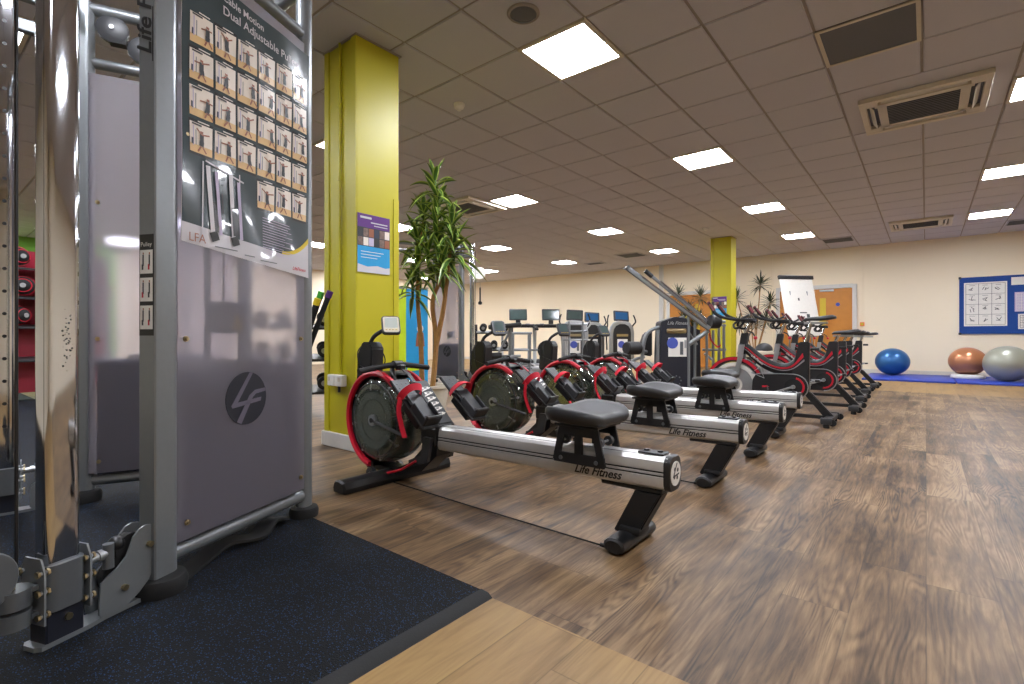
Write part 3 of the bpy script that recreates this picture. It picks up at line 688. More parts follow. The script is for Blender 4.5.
# far machine
far_machine['label'] = 'far cable pulley machine behind the tall plant, with a white pulley disc'
FR = math.radians(66)
R2 = Matrix.Rotation(FR, 3, 'Z'); pw = V((-6.47, 6.47, 0))       # where its right hand post stands
far_machine.rotation_euler = (0, 0, FR); far_machine.location = pw - R2 @ V((.671, -.362, 0))
fc = far_machine.location + R2 @ V((.772, -.619, 0))
t = thing('cable_attachment', 'black hanging cable strap below the white pulley disc of the far machine', 'strap handle', (fc.x+.11, fc.y+.09, 1.50))
mb = MB(); mb.box((0, 0, .1), (.03, .012, .25), 'black', bev=.003); mb.cyl((0, 0, -.04), (0, 0, -.02), .02, 'black'); mb.build('strap', t)
mb = MB(); mb.cyl((0, -.02, -.05), (.0, .02, -.05), .03, 'rubber', seg=14); mb.build('grip', t)
mb = MB(); mb.cyl((0, 0, .22), (0, 0, .48), .004, 'silver', seg=6); mb.build('clip', t)
mb = MB(); mb.lathe([(0, -.02), (.1, -.02), (.11, 0), (.1, .02), (0, .02)], (fc.x+.10, fc.y+.08, 1.97), (.62, -.78, 0), 'white', 28); q = mb.build('pulley_disc', label='white round pulley disc on the chrome column of the far machine', cat='pulley')
mb = MB(); mb.cyl((fc.x+.03, fc.y+.025, 1.97), (fc.x+.09, fc.y+.07, 1.97), .02, 'silver'); mb.build('arm', q)
# ------------------------------------------------------------------ exercise poster on the near panel
PB = V((-2.587, .9, 0))+p1
def pa(a, z, d=0): return PB+l*a+n*(.042+d)+Z*z
def zt(a): return 2.000+(a-.045)*.02
def zmap(a, q):      # q in rows from the top of the picture grid (0) to 5
    top = 1.930+(a-.074)*.08; bot = 1.318+(a-.074)*.02
    return top+(bot-top)*q/5
def bulge(a, z): return .004+.008*math.sin(PI*min(1, max(0, (a-.06)/.70)))*max(0, min(1, (z-1.2)/.8))+.004*math.sin(a*14+z*5)**2
def patch(mb, a0, a1, q0, q1, d, m, fq=None, nx=2, nz=2):
    fq = fq or zmap
    g = [[pa(a0+(a1-a0)*i/nx, fq(a0+(a1-a0)*i/nx, q0+(q1-q0)*j/nz), d+bulge(a0+(a1-a0)*i/nx, fq(a0+(a1-a0)*i/nx, q0+(q1-q0)*j/nz))) for j in range(nz+1)] for i in range(nx+1)]
    for i in range(nx):
        for j in range(nz): mb.quad([g[i][j], g[i][j+1], g[i+1][j+1], g[i+1][j]], m)
def zfull(a, q):     # q 0..1 from top to bottom edge
    return zt(a)+.075 + ((1.144-(a-.041)*.08)-(zt(a)+.075))*q
A0, A1 = .046, .682
mb = MB(); patch(mb, A0, A1, 0, 1, 0, 'posterdark', zfull, 16, 16); patch(mb, A0, A1, 0, 1, -.0015, 'paper', zfull, 16, 16)
poster = mb.build('instruction_poster', fixn=False, ang=180, label='large glossy exercise instruction poster on the near frosted panel', cat='poster')
mb = MB(); patch(mb, A0, A1, .93, 1, .0008, 'posterwhite', zfull, 14, 2)
# curved white corner with yellow swoosh, lower right
for k in range(12):
    a0, a1 = .514+k*.014, .514+(k+1)*.014
    f = lambda a: .93-.085*((a-.514)/.168)**2
    g = lambda a: f(a)-.012-.012*((a-.514)/.168)
    for lo, hi, mm, d in ((f, lambda a: .935, 'posterwhite', .001), (g, f, 'capyellow', .0012)):
        P = [pa(a0, zfull(a0, lo(a0)), d+bulge(a0, 1.2)), pa(a0, zfull(a0, hi(a0)), d+bulge(a0, 1.2)), pa(a1, zfull(a1, hi(a1)), d+bulge(a1, 1.2)), pa(a1, zfull(a1, lo(a1)), d+bulge(a1, 1.2))]
        mb.quad(P, mm)
mb.build('white_border', poster, fixn=False)
mb = MB(); mf = MB()
for c in range(6):
    for r in range(5):
        if r == 4 and c < 3: continue
        x0 = .074+c*.1000; x1 = x0+.090
        patch(mb, x0-.004, x1+.004, r+.02, r+.99, .001, 'posterband' if (c+r) % 2 else 'posterdark')
        patch(mb, x0, x1, r+.10, r+.80, .0018, 'thumb'); patch(mb, x0, x1, r+.70, r+.92, .0020, 'thumbfloor')
        rr = random.Random(c*7+r); fx = x0+.05+rr.uniform(-.012, .02); h = .0
        def lim(a0, q0, a1, q1, w, m):
            A, B = pa(a0, zmap(a0, r+q0), .0045+bulge(a0, zmap(a0, r+q0))), pa(a1, zmap(a1, r+q1), .0045+bulge(a1, zmap(a1, r+q1)))
            d = (B-A); s_ = d.cross(n).normalized()*w/2; mf.quad([A-s_, B-s_, B+s_, A+s_], m)
        hd = rr.uniform(.24, .34)
        lim(fx, hd, fx, hd+.07, .012, 'skin'); lim(fx, hd+.08, fx, hd+.30, .016, 'black'); lim(fx, hd+.28, fx+rr.uniform(-.006, .006), hd+.42, .018, 'black')
        lim(fx-.003, .72, fx-.010-rr.uniform(0, .01), .88, .006, 'skin'); lim(fx+.003, .72, fx+.012+rr.uniform(0, .01), .88, .006, 'skin')
        lim(fx, hd+.1, fx-rr.uniform(.02, .035), hd+rr.uniform(-.05, .2), .005, 'skin'); lim(fx, hd+.1, fx+rr.uniform(.01, .035), hd+rr.uniform(0, .2), .005, 'skin')
        lim(x0+.012, .2, x0+.012, .75, .004, 'paperlilac'); lim(x0+.022, .3, x0+.022, .72, .003, 'grey2'); lim(x0+.008, .55, x0+.008, .72, .008, 'slate')
        lim(x0+.006, .15, x0+.045, .155, .006, 'dark')
        lim(x0+.03, .05, x0+.075, .05, .004, 'paper')
mb.build('picture_grid', poster, fixn=False); mf.build('exercise_figure_prints', poster, fixn=False)
# machine drawing lower left
mb = MB()
def pl(a0, z0, a1, z1, w, m, d=.004):
    A, B = pa(a0, z0, d+bulge(a0, z0)), pa(a1, z1, d+bulge(a1, z1)); s_ = (B-A).cross(n).normalized()*w/2; mb.quad([A-s_, B-s_, B+s_, A+s_], m)
for s in (0, 1):
    o = .145+s*.095
    pl(o, 1.42, o+.02-.04*0, 1.18, .018, 'posterwhite'); pl(o+.035, 1.41-.01*s, o+.055, 1.19, .014, 'paperlilac'); pl(o-.02+.06*s, 1.43, o-.025+.075*s, 1.165, .005, 'posterwhite')
    pl(o+.02, 1.30, o+.032, 1.2, .03, 'posterband', .0045); pl(o+.02, 1.195, o+.032, 1.165, .034, 'black', .0045)
pl(.135, 1.435, .30, 1.405, .006, 'posterwhite'); pl(.19, 1.24, .25, 1.235, .008, 'posterwhite'); pl(.205, 1.34, .21, 1.27, .006, 'black')
for k in range(14): pl(.40, 1.30-.0105*k, .40+.15+.03*math.sin(k*3), 1.299-.0105*k-.004, .0022, 'paperlilac')
mb.build('machine_drawing', poster, fixn=False)
mb = MB()
def ptext(s, size, a, z, m, sl=.03):
    F = frame(pa(a, z, .0165), l+Z*sl, Z); mb.add_mesh(text_mesh(s, size, 0, 0, .0005), F, m)
ptext('Cable Motion', .036, .30, 2.043, 'posterwhite', .0); ptext('Dual Adjustable Pulley', .044, .40, 2.000, 'posterwhite', .02)
F = frame(pa(.098, 1.160, .014), l, Z); mb.add_mesh(text_mesh('LFA', .042), F, 'skin')
for a_, w_ in ((.22, .10), (.33, .05), (.43, .09)): mb.prism([(-w_/2, -.002), (w_/2, -.002), (w_/2, .002), (-w_/2, .002)], pa(a_, 1.136-.08*(a_-.33), .014), l, Z, .0006, 'grey2')
F = frame(pa(.610, 1.122, .014), l, Z); mb.add_mesh(text_mesh('LifeFitness', .02, .3, 0, .0004), F, 'red')
mb.build('lettering', poster)
# strap on floor
mb = MB(); W_ = V((-2.587, .9, 0))
pts = smooth_path([W_+p1+l*a+n*b+Z*z for a, b, z in ((.03, .02, .02), (.16, -.02, .022), (.3, -.03, .045), (.42, .01, .03), (.52, -.02, .055), (.6, -.03, .03), (.55, -.08, .02))], 6)
mb.tube(pts, .02, 'rubber', prof=[(-.038, -.005), (.038, -.005), (.038, .005), (-.038, .005)], up=(0, 0, 1)); mb.build('nylon_strap', label='black strap lying on the rubber matting under the near panel', cat='strap')
# ------------------------------------------------------------------ water rowers
def rower():
    t = thing('rowing_machine', None, 'rowing machine', group='water rowing machines in a row')
    X0, X1 = -.40, .955; zc = lambda x: .292+.020*(x-X0)/(X1-X0)
    H, W = .128, .108
    # rail profile (y, z): rounded aluminium extrusion with side grooves
    prof = [(-.030, H/2), (-.042, H/2-.004), (-.052, H/2-.016), (-.054, H/2-.03), (-.054, .012), (-.050, .010), (-.050, .005), (-.054, .003), (-.054, -.003), (-.050, -.005), (-.050, -.010), (-.054, -.012),
            (-.054, -.035), (-.050, -.050), (-.040, -H/2+.004), (-.028, -H/2)]
    prof = prof+[(-a, b) for a, b in prof[::-1]]
    mb = MB(); mb.loft([[V((x, a, zc(x)+b)) for a, b in prof] for x in (X0, X1)], 'alu'); rail = mb.build('rail', t, ang=20)
    mb = MB()
    for s in (-1, 1):
        for dz in (.0075, -.0075): mb.loft([[V((x, s*.0515, zc(x)+dz+q)) for q in (-.0022, .0022)]+[V((x, s*.0497, zc(x)+dz+q)) for q in (.0022, -.0022)] for x in (X0+.01, X1-.01)], 'black')
        mb.loft([[V((x, s*.0275, zc(x)+H/2-.001)), V((x, s*.0315, zc(x)+H/2-.001)), V((x, s*.0315, zc(x)+H/2+.0006)), V((x, s*.0275, zc(x)+H/2+.0006))] for x in (X0+.01, X1-.12)], 'dark')
    mb.build('groove', rail)
    tx = text_mesh('Life Fitness', .048, .38, 0, .0012)
    sl = V((1, 0, .0148))
    for s in (-1, 1):
        mb = MB(); mb.add_mesh(tx, frame((.66, s*.0543, zc(.66)-.030), V((s*-1, 0, 0)) if s > 0 else sl, (0, 0, 1)), 'black'); mb.build('lettering', rail, fixn=False)
    # end cap
    ez = zc(X1); P = rrect(W+.004, H+.006, .035, 6)
    mb = MB(); mb.loft([[V((x, a*k, ez+b*k)) for a, b in P] for x, k in ((X1-.012, 1), (X1+.006, 1), (X1+.012, .95))], 'black'); cap = mb.build('end_cap', t)
    mb = MB(); mb.cyl((X1+.012, 0, ez), (X1+.0145, 0, ez), .046, 'white', seg=32)
    for k in range(4): mb.cyl((X1+.0146, .02*math.cos(k*PI/2+.6), ez+.02*math.sin(k*PI/2+.6)), (X1+.0150, .02*math.cos(k*PI/2+.6), ez+.02*math.sin(k*PI/2+.6)), .008, 'black', seg=12)
    for poly in ([(.13, .98), (.3, .96), (-.45, -.12), (.74, -.02), (.70, -.17), (-.7, -.31), (-.76, -.22)],):
        mb.prism([(x*.04, y*.04) for x, y in poly], (X1+.0153, 0, ez), (0, 1, 0), (0, 0, 1), .0006, 'dark')
    mb.build('round_emblem', cap)
    mb = MB(); mb.box((X1-.075, 0, ez+H/2+.004), (.105, .062, .008), 'dark', bev=.003)
    for a in (-.028, .028): mb.cyl((X1-.075+a, 0, ez+H/2+.006), (X1-.075+a, 0, ez+H/2+.014), .011, 'black', seg=14)
    mb.build('stop_plate', t)
    # rear leg and foot
    mb = MB(); mb.box((.80, 0, ez-H/2-.008), (.26, .075, .018), 'black', bev=.004); mb.build('mount_plate', t)
    mb = MB(); mb.prism([(.93, ez-H/2-.015), (.82, ez-H/2-.015), (.725, .05), (.83, .05)], (0, 0, 0), (1, 0, 0), (0, 0, 1), .075, 'blackp')
    bmesh.ops.bevel(mb.bm, geom=mb.bm.edges[:], offset=.006, segments=2, affect='EDGES'); lg = mb.build('rear_leg', t)
    mb = MB(); F = [(.045*math.cos(a)*1.05, .032+.032*math.sin(a)) for a in [2*PI*i/14 for i in range(14)]]
    mb.loft([[V((.785+a*k, y, .034+(b-.032)*k)) for a, b in F] for y, k in ((-.15, .7), (-.143, .95), (-.12, 1), (.12, 1), (.143, .95), (.15, .7))], 'black')
    mb.box((.80, 0, .068), (.09, .1, .03), 'black', bev=.01, seg=2); mb.build('rear_foot', t)
    # seat and carriage
    sx = .585; zr = zc(sx)
    mb = MB(); n = 24; rings = []
    def sr(k, z, dip): 
        o = []
        for a, b in rrect(.27*k, .37*k, .09*k, 6): o.append(V((sx+a, b, z-.028+dip*(abs(b)/.16)**2-dip*.35*(a/.12))))
        return o
    mb.loft([sr(.80, .496, .010), sr(.95, .500, .014), sr(1.0, .512, .022), sr(.99, .528, .026), sr(.94, .538, .027), sr(.78, .541, .026), sr(.4, .532, .022), sr(.1, .529, .02)], 'vinyl')
    seat = mb.build('seat', t, ang=60)
    mb = MB(); mb.box((sx, 0, .461), (.21, .2, .012), 'black', bev=.003); mb.build('seat_base', seat)
    for s in (-1, 1):
        y = s*.072; mb = MB()
        top, bot = .460, zr+.002
        def bar(xa, za, xb, zb, w): mb.prism([(xa-w/2, za), (xa+w/2, za), (xb+w/2, zb), (xb-w/2, zb)], (0, y, 0), (1, 0, 0), (0, 0, 1), .010, 'blackp')
        bar(sx-.075, top, sx-.110, bot, .032); bar(sx+.075, top, sx+.110, bot, .032); bar(sx, top, sx, bot, .036)
        mb.box((sx, y, top-.02), (.17, .010, .05), 'blackp'); mb.box((sx, y, bot+.012), (.245, .010, .045), 'blackp', bev=.003)
        cp = mb.build('carriage_plate', t)
        mb = MB()
        for a in (-.085, .085): mb.cyl((sx+a, y*1.0, bot+.01), (sx+a, y*1.12, bot+.01), .009, 'grey2', seg=10)
        mb.build('bolt', cp)
    mb = MB()
    for a, z in ((-.08, zr+H/2+.022), (.08, zr+H/2+.022)):
        mb.cyl((sx+a, -.07, z), (sx+a, .07, z), .005, 'silver', seg=8)
        for s in (-1, 1): mb.cyl((sx+a, s*.03, z), (sx+a, s*.05, z), .02, 'dark', seg=16)
    mb.build('roller', t)
    # tank
    tc = (-.775, 0, .350); R = .252
    mb = MB(); pr = [(0, -.105), (.09, -.105), (.10, -.098), (.14, -.105), (.165, -.112), (.185, -.106), (.205, -.110), (.225, -.100), (.240, -.085), (.248, -.055), (R, -.03), (R, .03), (.248, .055), (.240, .085), (.225, .100), (.205, .110), (.185, .106), (.165, .112), (.14, .105), (.10, .098), (.09, .105), (0, .105)]
    mb.lathe(pr, tc, (0, 1, 0), 'tank', 48); tank = mb.build('water_tank', t, ang=50)
    # water body inside (filled to about two thirds)
    mb = MB(); r2 = .226; lv = .06; a = math.asin(lv/r2)
    seg = [(r2*math.cos(x), r2*math.sin(x)) for x in [PI-a+(PI+2*a)*i/30 for i in range(31)]]
    mb.loft([[V((tc[0]+p*k, y, tc[2]+q*k)) for p, q in seg] for y, k in ((-.082, .9), (-.06, 1), (.06, 1), (.082, .9))], 'water'); mb.build('water', tank)
    mb = MB()
    for k in range(6):
        c_, s_ = math.cos(k*PI/3+.3), math.sin(k*PI/3+.3)
        F = rotz(0); mb.box((tc[0]+c_*.11, 0, tc[2]+s_*.11), (.16, .06, .004), 'worn', rot=roty(-(k*PI/3+.3)) @ rotx(.5))
    mb.cyl((tc[0], -.07, tc[2]), (tc[0], .07, tc[2]), .03, 'silver', seg=20); mb.build('paddle', tank)
    for s in (-1, 1):
        mb = MB()
        for rr, w in ((.172, .006), (.118, .005), (.212, .005)): mb.tube(arc((tc[0], s*(.112 if rr < .2 else .104), tc[2]), rr, 0, 360, 40)[:-1], w, 'dark' if rr > .2 else 'tank', seg=6, closed=True)
        for k in range(8):
            c_, s_ = math.cos(k*PI/4+.2), math.sin(k*PI/4+.2)
            mb.cyl((tc[0]+c_*.17, s*.108, tc[2]+s_*.17), (tc[0]+c_*.235, s*.094, tc[2]+s_*.235), .004, 'silver', seg=6)
            mb.cyl((tc[0]+c_*.228, s*.08, tc[2]+s_*.228), (tc[0]+c_*.228, s*.1, tc[2]+s_*.228), .008, 'silver', seg=8)
        mb.build('tank_rib', tank)
        mb = MB(); mb.lathe([(.034, s*.1075), (.163, s*.1135), (.163, s*.1115), (.034, s*.1055), (.034, s*.1075)], tc, (0, 1, 0), 'inner', 40); mb.build('inner_window', tank)
        mb = MB(); mb.cyl((tc[0], s*.105, tc[2]), (tc[0], s*.125, tc[2]), .032, 'silver', seg=24); mb.cyl((tc[0], s*.125, tc[2]), (tc[0], s*.13, tc[2]), .014, 'black', seg=14)
        mb.tube([(tc[0], s*.118, tc[2]), (tc[0]+.14, s*.12, tc[2]-.03), (tc[0]+.30, s*.105, tc[2]-.065)], .010, 'dark', seg=8); mb.build('hub', tank)
    for s in (-1, 1):
        pp = [(R+.004, s*.088), (R+.002, s*.108), (R+.018, s*.116), (R+.032, s*.108), (R+.034, s*.088), (R+.004, s*.088)]
        mb = MB(); mb.lathe(pp, tc, (0, 1, 0), 'red', 34, a0=math.radians(-258), a1=math.radians(-52)); mb.build('rim_guard', t, ang=50)
    mb = MB(); mb.lathe([(R+.004, -.087), (R+.028, -.087), (R+.028, .087), (R+.004, .087), (R+.004, -.087)], tc, (0, 1, 0), 'black', 34, a0=math.radians(-262), a1=math.radians(-68)); mb.build('rim_band', t, ang=50)
    # a thin red lower edge running on to the frame
    mb = MB()
    for s in (-1, 1): mb.tube([(tc[0]+.10, s*.1, .055), (tc[0]+.24, s*.1, .10), (tc[0]+.36, s*.1, .165)], .007, 'red', seg=8)
    mb.build('red_trim', t)
    # frame and front foot
    mb = MB()
    mb.prism([(-.92, .045), (-.60, .045), (-.42, .10), (-.30, .20), (-.28, .36), (-.35, .42), (-.40, .34), (-.42, .22), (-.52, .13), (-.66, .075), (-.92, .075)], (0, 0, 0), (1, 0, 0), (0, 0, 1), .11, 'black')
    mb.box((-.36, 0, .30), (.12, .13, .10), 'black', bev=.01); mb.prism([(-.48, .12), (-.33, .17), (-.30, .30), (-.36, .30), (-.38, .2), (-.48, .16)], (0, -.085, 0), (1, 0, 0), (0, 0, 1), .02, 'dark'); mb.prism([(-.48, .12), (-.33, .17), (-.30, .30), (-.36, .30), (-.38, .2), (-.48, .16)], (0, .085, 0), (1, 0, 0), (0, 0, 1), .02, 'dark')
    mb.build('frame', t)
    mb = MB(); O = [(-.05, .004), (.05, .004), (.056, .03), (.044, .062), (.015, .072), (-.015, .072), (-.044, .062), (-.056, .03)]
    mb.loft([[V((-.70+a*k+dx, y, b*k+(.004 if k < 1 else 0))) for a, b in O] for y, k, dx in ((-.385, .82, 0), (-.375, 1, 0), (.375, 1, 0), (.385, .82, 0))], 'black'); ff = mb.build('front_foot', t)
    for s in (-1, 1):
        mb = MB(); mb.cyl((-.81, s*.10-.012, .035), (-.81, s*.10+.012, .035), .035, 'dark', seg=20); mb.cyl((-.81, s*.10-.016, .035), (-.81, s*.10+.016, .035), .01, 'silver', seg=10); mb.build('transport_wheel', ff)
    # neck cover with white graphics between the foot plates
    A = V((-.50, 0, .585)); B = V((-.285, 0, .365)); d = (B-A).normalized(); nn = V((-d.z, 0, d.x)); nn = nn if nn.z > 0 else -nn
    ry = -math.atan2(d.z, d.x)
    mb = MB(); mb.box((A+B)/2-nn*.02, ((B-A).length, .105, .05), 'dark', rot=roty(ry), bev=.008); nk = mb.build('neck_cover', t)
    mb = MB()
    for k in range(6):
        p = A+d*(.06+.036*k)+nn*.0062
        mb.box(p, (.016, .05, .001), 'white', rot=roty(ry)); mb.box(p+d*.009, (.006, .072, .001), 'white', rot=roty(ry) @ rotz(.3))
        mb.box(p+V((0, 0, .0006)), (.008, .02, .001), 'dark', rot=roty(ry))
    mb.build('foot_position_graphic', nk)
    for s in (-1, 1):
        y = s*.175; A2 = V((-.47, y, .60)); B2 = V((-.205, y, .375)); d2 = (B2-A2).normalized(); n2 = V((-d2.z, 0, d2.x)); n2 = n2 if n2.z > 0 else -n2; r2_ = roty(-math.atan2(d2.z, d2.x)); Lf = (B2-A2).length
        mb = MB(); mb.box((A2+B2)/2, (Lf, .115, .018), 'blackp', rot=r2_, bev=.006)
        for k in range(3):
            for q in (-1, 0, 1): mb.cyl(A2+d2*(.035+.03*k)+V((0, q*.03, 0))+n2*.009, A2+d2*(.035+.03*k)+V((0, q*.03, 0))+n2*.0105, .006, 'black', seg=8)
        mb.box((A2+B2)/2+d2*.05-n2*.03, (.16, .09, .045), 'black', rot=r2_, bev=.008)
        fp = mb.build('foot_plate', t)
        mb = MB(); mb.box(A2+d2*(Lf*.62)+n2*.022, (.17, .10, .02), 'blackp', rot=r2_, bev=.008); mb.box(B2+n2*.035-d2*.02, (.018, .105, .065), 'black', rot=r2_, bev=.006)
        for q in (-1, 1): mb.box(B2+n2*.03-d2*.075+V((0, q*.05, 0)), (.12, .008, .045), 'dark', rot=r2_, bev=.003)
        mb.build('heel_cup', fp)
        mb = MB(); c = A2+d2*.13
        loop = smooth_path([c+V((0, s*.062, 0))-n2*.01, c+V((0, s*.062, 0))+n2*.035, c+V((0, s*.03, 0))+n2*.075, c+V((0, -s*.03, 0))+n2*.072, c+V((0, -s*.06, 0))+n2*.03, c+V((0, -s*.06, 0))-n2*.01], 5)
        mb.tube(loop, .02, 'redw', prof=[(-.018, -.002), (.018, -.002), (.018, .002), (-.018, .002)], up=tuple(n2.cross(V((0, 1, 0))).normalized()) if False else None)
        st = mb.build('foot_strap', fp)
        mb = MB(); e = c+V((0, s*.066, 0))
        mb.tube(smooth_path([e+n2*.01, e+V((.005, s*.01, -.06)), e+V((.02, s*.006, -.13)), e+V((.055, s*.012, -.19))], 5), .02, 'redw', prof=[(-.002, -.014), (.002, -.014), (.002, .014), (-.002, .014)], up=(0, 1, 0)); mb.build('strap_tail', st)
    # handle on its rest
    mb = MB(); hp = smooth_path([(-.715, -.25, .640), (-.71, -.14, .656), (-.695, 0, .670), (-.71, .14, .656), (-.715, .25, .640)], 5)
    mb.tube(hp, .0165, 'rubber', seg=12); hd = mb.build('handle', t)
    mb = MB(); mb.cyl((-.697, -.03, .669), (-.697, .03, .669), .024, 'black', seg=16); mb.box((-.67, 0, .655), (.05, .045, .03), 'black', bev=.006); mb.build('handle_clamp', hd)
    mb = MB(); mb.tube([(-.67, 0, .655), (-.60, 0, .62), (-.50, 0, .54)], .02, 'black', prof=[(-.012, -.002), (.012, -.002), (.012, .002), (-.012, .002)], up=(0, 0, 1)); mb.build('pull_strap', hd)
    mb = MB(); mb.tube(smooth_path([(-.72, -.02, .65), (-.68, -.04, .60), (-.62, -.03, .50), (-.55, 0, .44)], 5), .014, 'black', seg=10); mb.build('handle_rest', t)
    # head block, console arm and console
    mb = MB(); mb.prism([(-1.10, .52), (-.98, .60), (-.97, .76), (-1.0, .80), (-1.07, .80), (-1.12, .72), (-1.13, .54)], (0, .06, 0), (1, 0, 0), (0, 0, 1), .10, 'blackp')
    bmesh.ops.bevel(mb.bm, geom=mb.bm.edges[:], offset=.008, segments=2, affect='EDGES')
    mb.box((-1.0, .03, .60), (.20, .05, .05), 'black', rot=roty(.3)); hb = mb.build('head_block', t)
    mb = MB()
    for q in (-1, 1): mb.tube(smooth_path([(-1.06, .06+q*.05, .78), (-1.05, .06+q*.09, .74), (-1.03, .06+q*.10, .67), (-1.05, .06+q*.06, .60)], 5), .004, 'rubber', seg=6)
    mb.build('cable_loop', hb)
    mb = MB(); mb.tube(smooth_path([(-1.06, .06, .77), (-1.03, .07, .83), (-.985, .10, .868), (-.945, .13, .885)], 6), .013, 'black', seg=12); arm = mb.build('console_arm', t)
    n = V((.74, -.42, .56)).normalized(); ux = V((0, 0, 1)).cross(n).normalized(); uy = n.cross(ux); o = V((-.93, .13, .905))
    mb = MB(); P = rrect(.115, .135, .022, 5)
    mb.loft([[o+ux*a*k+uy*b*k+n*w for a, b in P] for w, k in ((-.018, .8), (-.010, 1), (.008, 1), (.012, .95))], 'dark'); cs = mb.build('console', t)
    mb = MB(); mb.prism(rrect(.098, .118, .015, 4), o+n*.0128, ux, uy, .001, 'cream'); mb.prism(rrect(.078, .078, .004, 2), o+n*.0138+uy*.012, ux, uy, .001, 'screenlit'); mb.build('lit_display', cs)
    mb = MB()
    for k in range(4): mb.box(o+n*.014-uy*.042+ux*(-.03+.02*k), (.008, .008, .004), 'ledyel')
    mb.build('button', cs)
    return t
r0 = rower()
RW = [(1.87, 'nearest water rowing machine, its silver rail ending closest to the camera'), (2.95, 'second water rowing machine counted from the camera'),
      (3.87, 'third water rowing machine counted from the camera'), (4.72, 'farthest water rowing machine, directly in front of the first exercise bike')]
RX = [-1.70, -1.73, -1.72, -1.76]
for k, (y, lb) in enumerate(RW):
    o = r0 if k == 0 else copy_tree(r0); o.location = (RX[k], y, 0); o['label'] = lb
    for ch in bpy.data.objects:
        if ch.parent == o and ch.name.split('.')[0] in ('seat', 'carriage_plate', 'roller'): ch.location.x = (0, -.14, -.08, -.26)[k]
    if k:
        for ch in bpy.data.objects:
            if ch.parent == o and ch.name.startswith('console') and 'arm' not in ch.name:
                for g in bpy.data.objects:
                    if g.parent == ch and g.name.startswith('lit_display'):
                        g.data = g.data.copy(); g.data.materials[1] = M['screen']; g.data.materials[0] = M['dark']
# thin floor cable running below the first rower

mb = MB()
mb.tube([(-2.34, 1.80, .006), (-1.7, 1.78, .006), (-.98, 1.76, .010)], .0035, 'rubber', seg=6); mb.cyl((-.99, 1.76, .012), (-.955, 1.76, .012), .008, 'black', seg=10); mb.build('floor_cord', label='thin black cord on the floor below the nearest rowing machine rail', cat='cord')
mb = MB()
mb.tube([(-2.34, 2.90, .006), (-1.7, 2.87, .006), (-1.0, 2.85, .010)], .0035, 'rubber', seg=6); mb.cyl((-1.01, 2.85, .012), (-.975, 2.85, .012), .008, 'black', seg=10); mb.build('floor_cord', label='thin black cord on the floor below the second rowing machine rail', cat='cord')
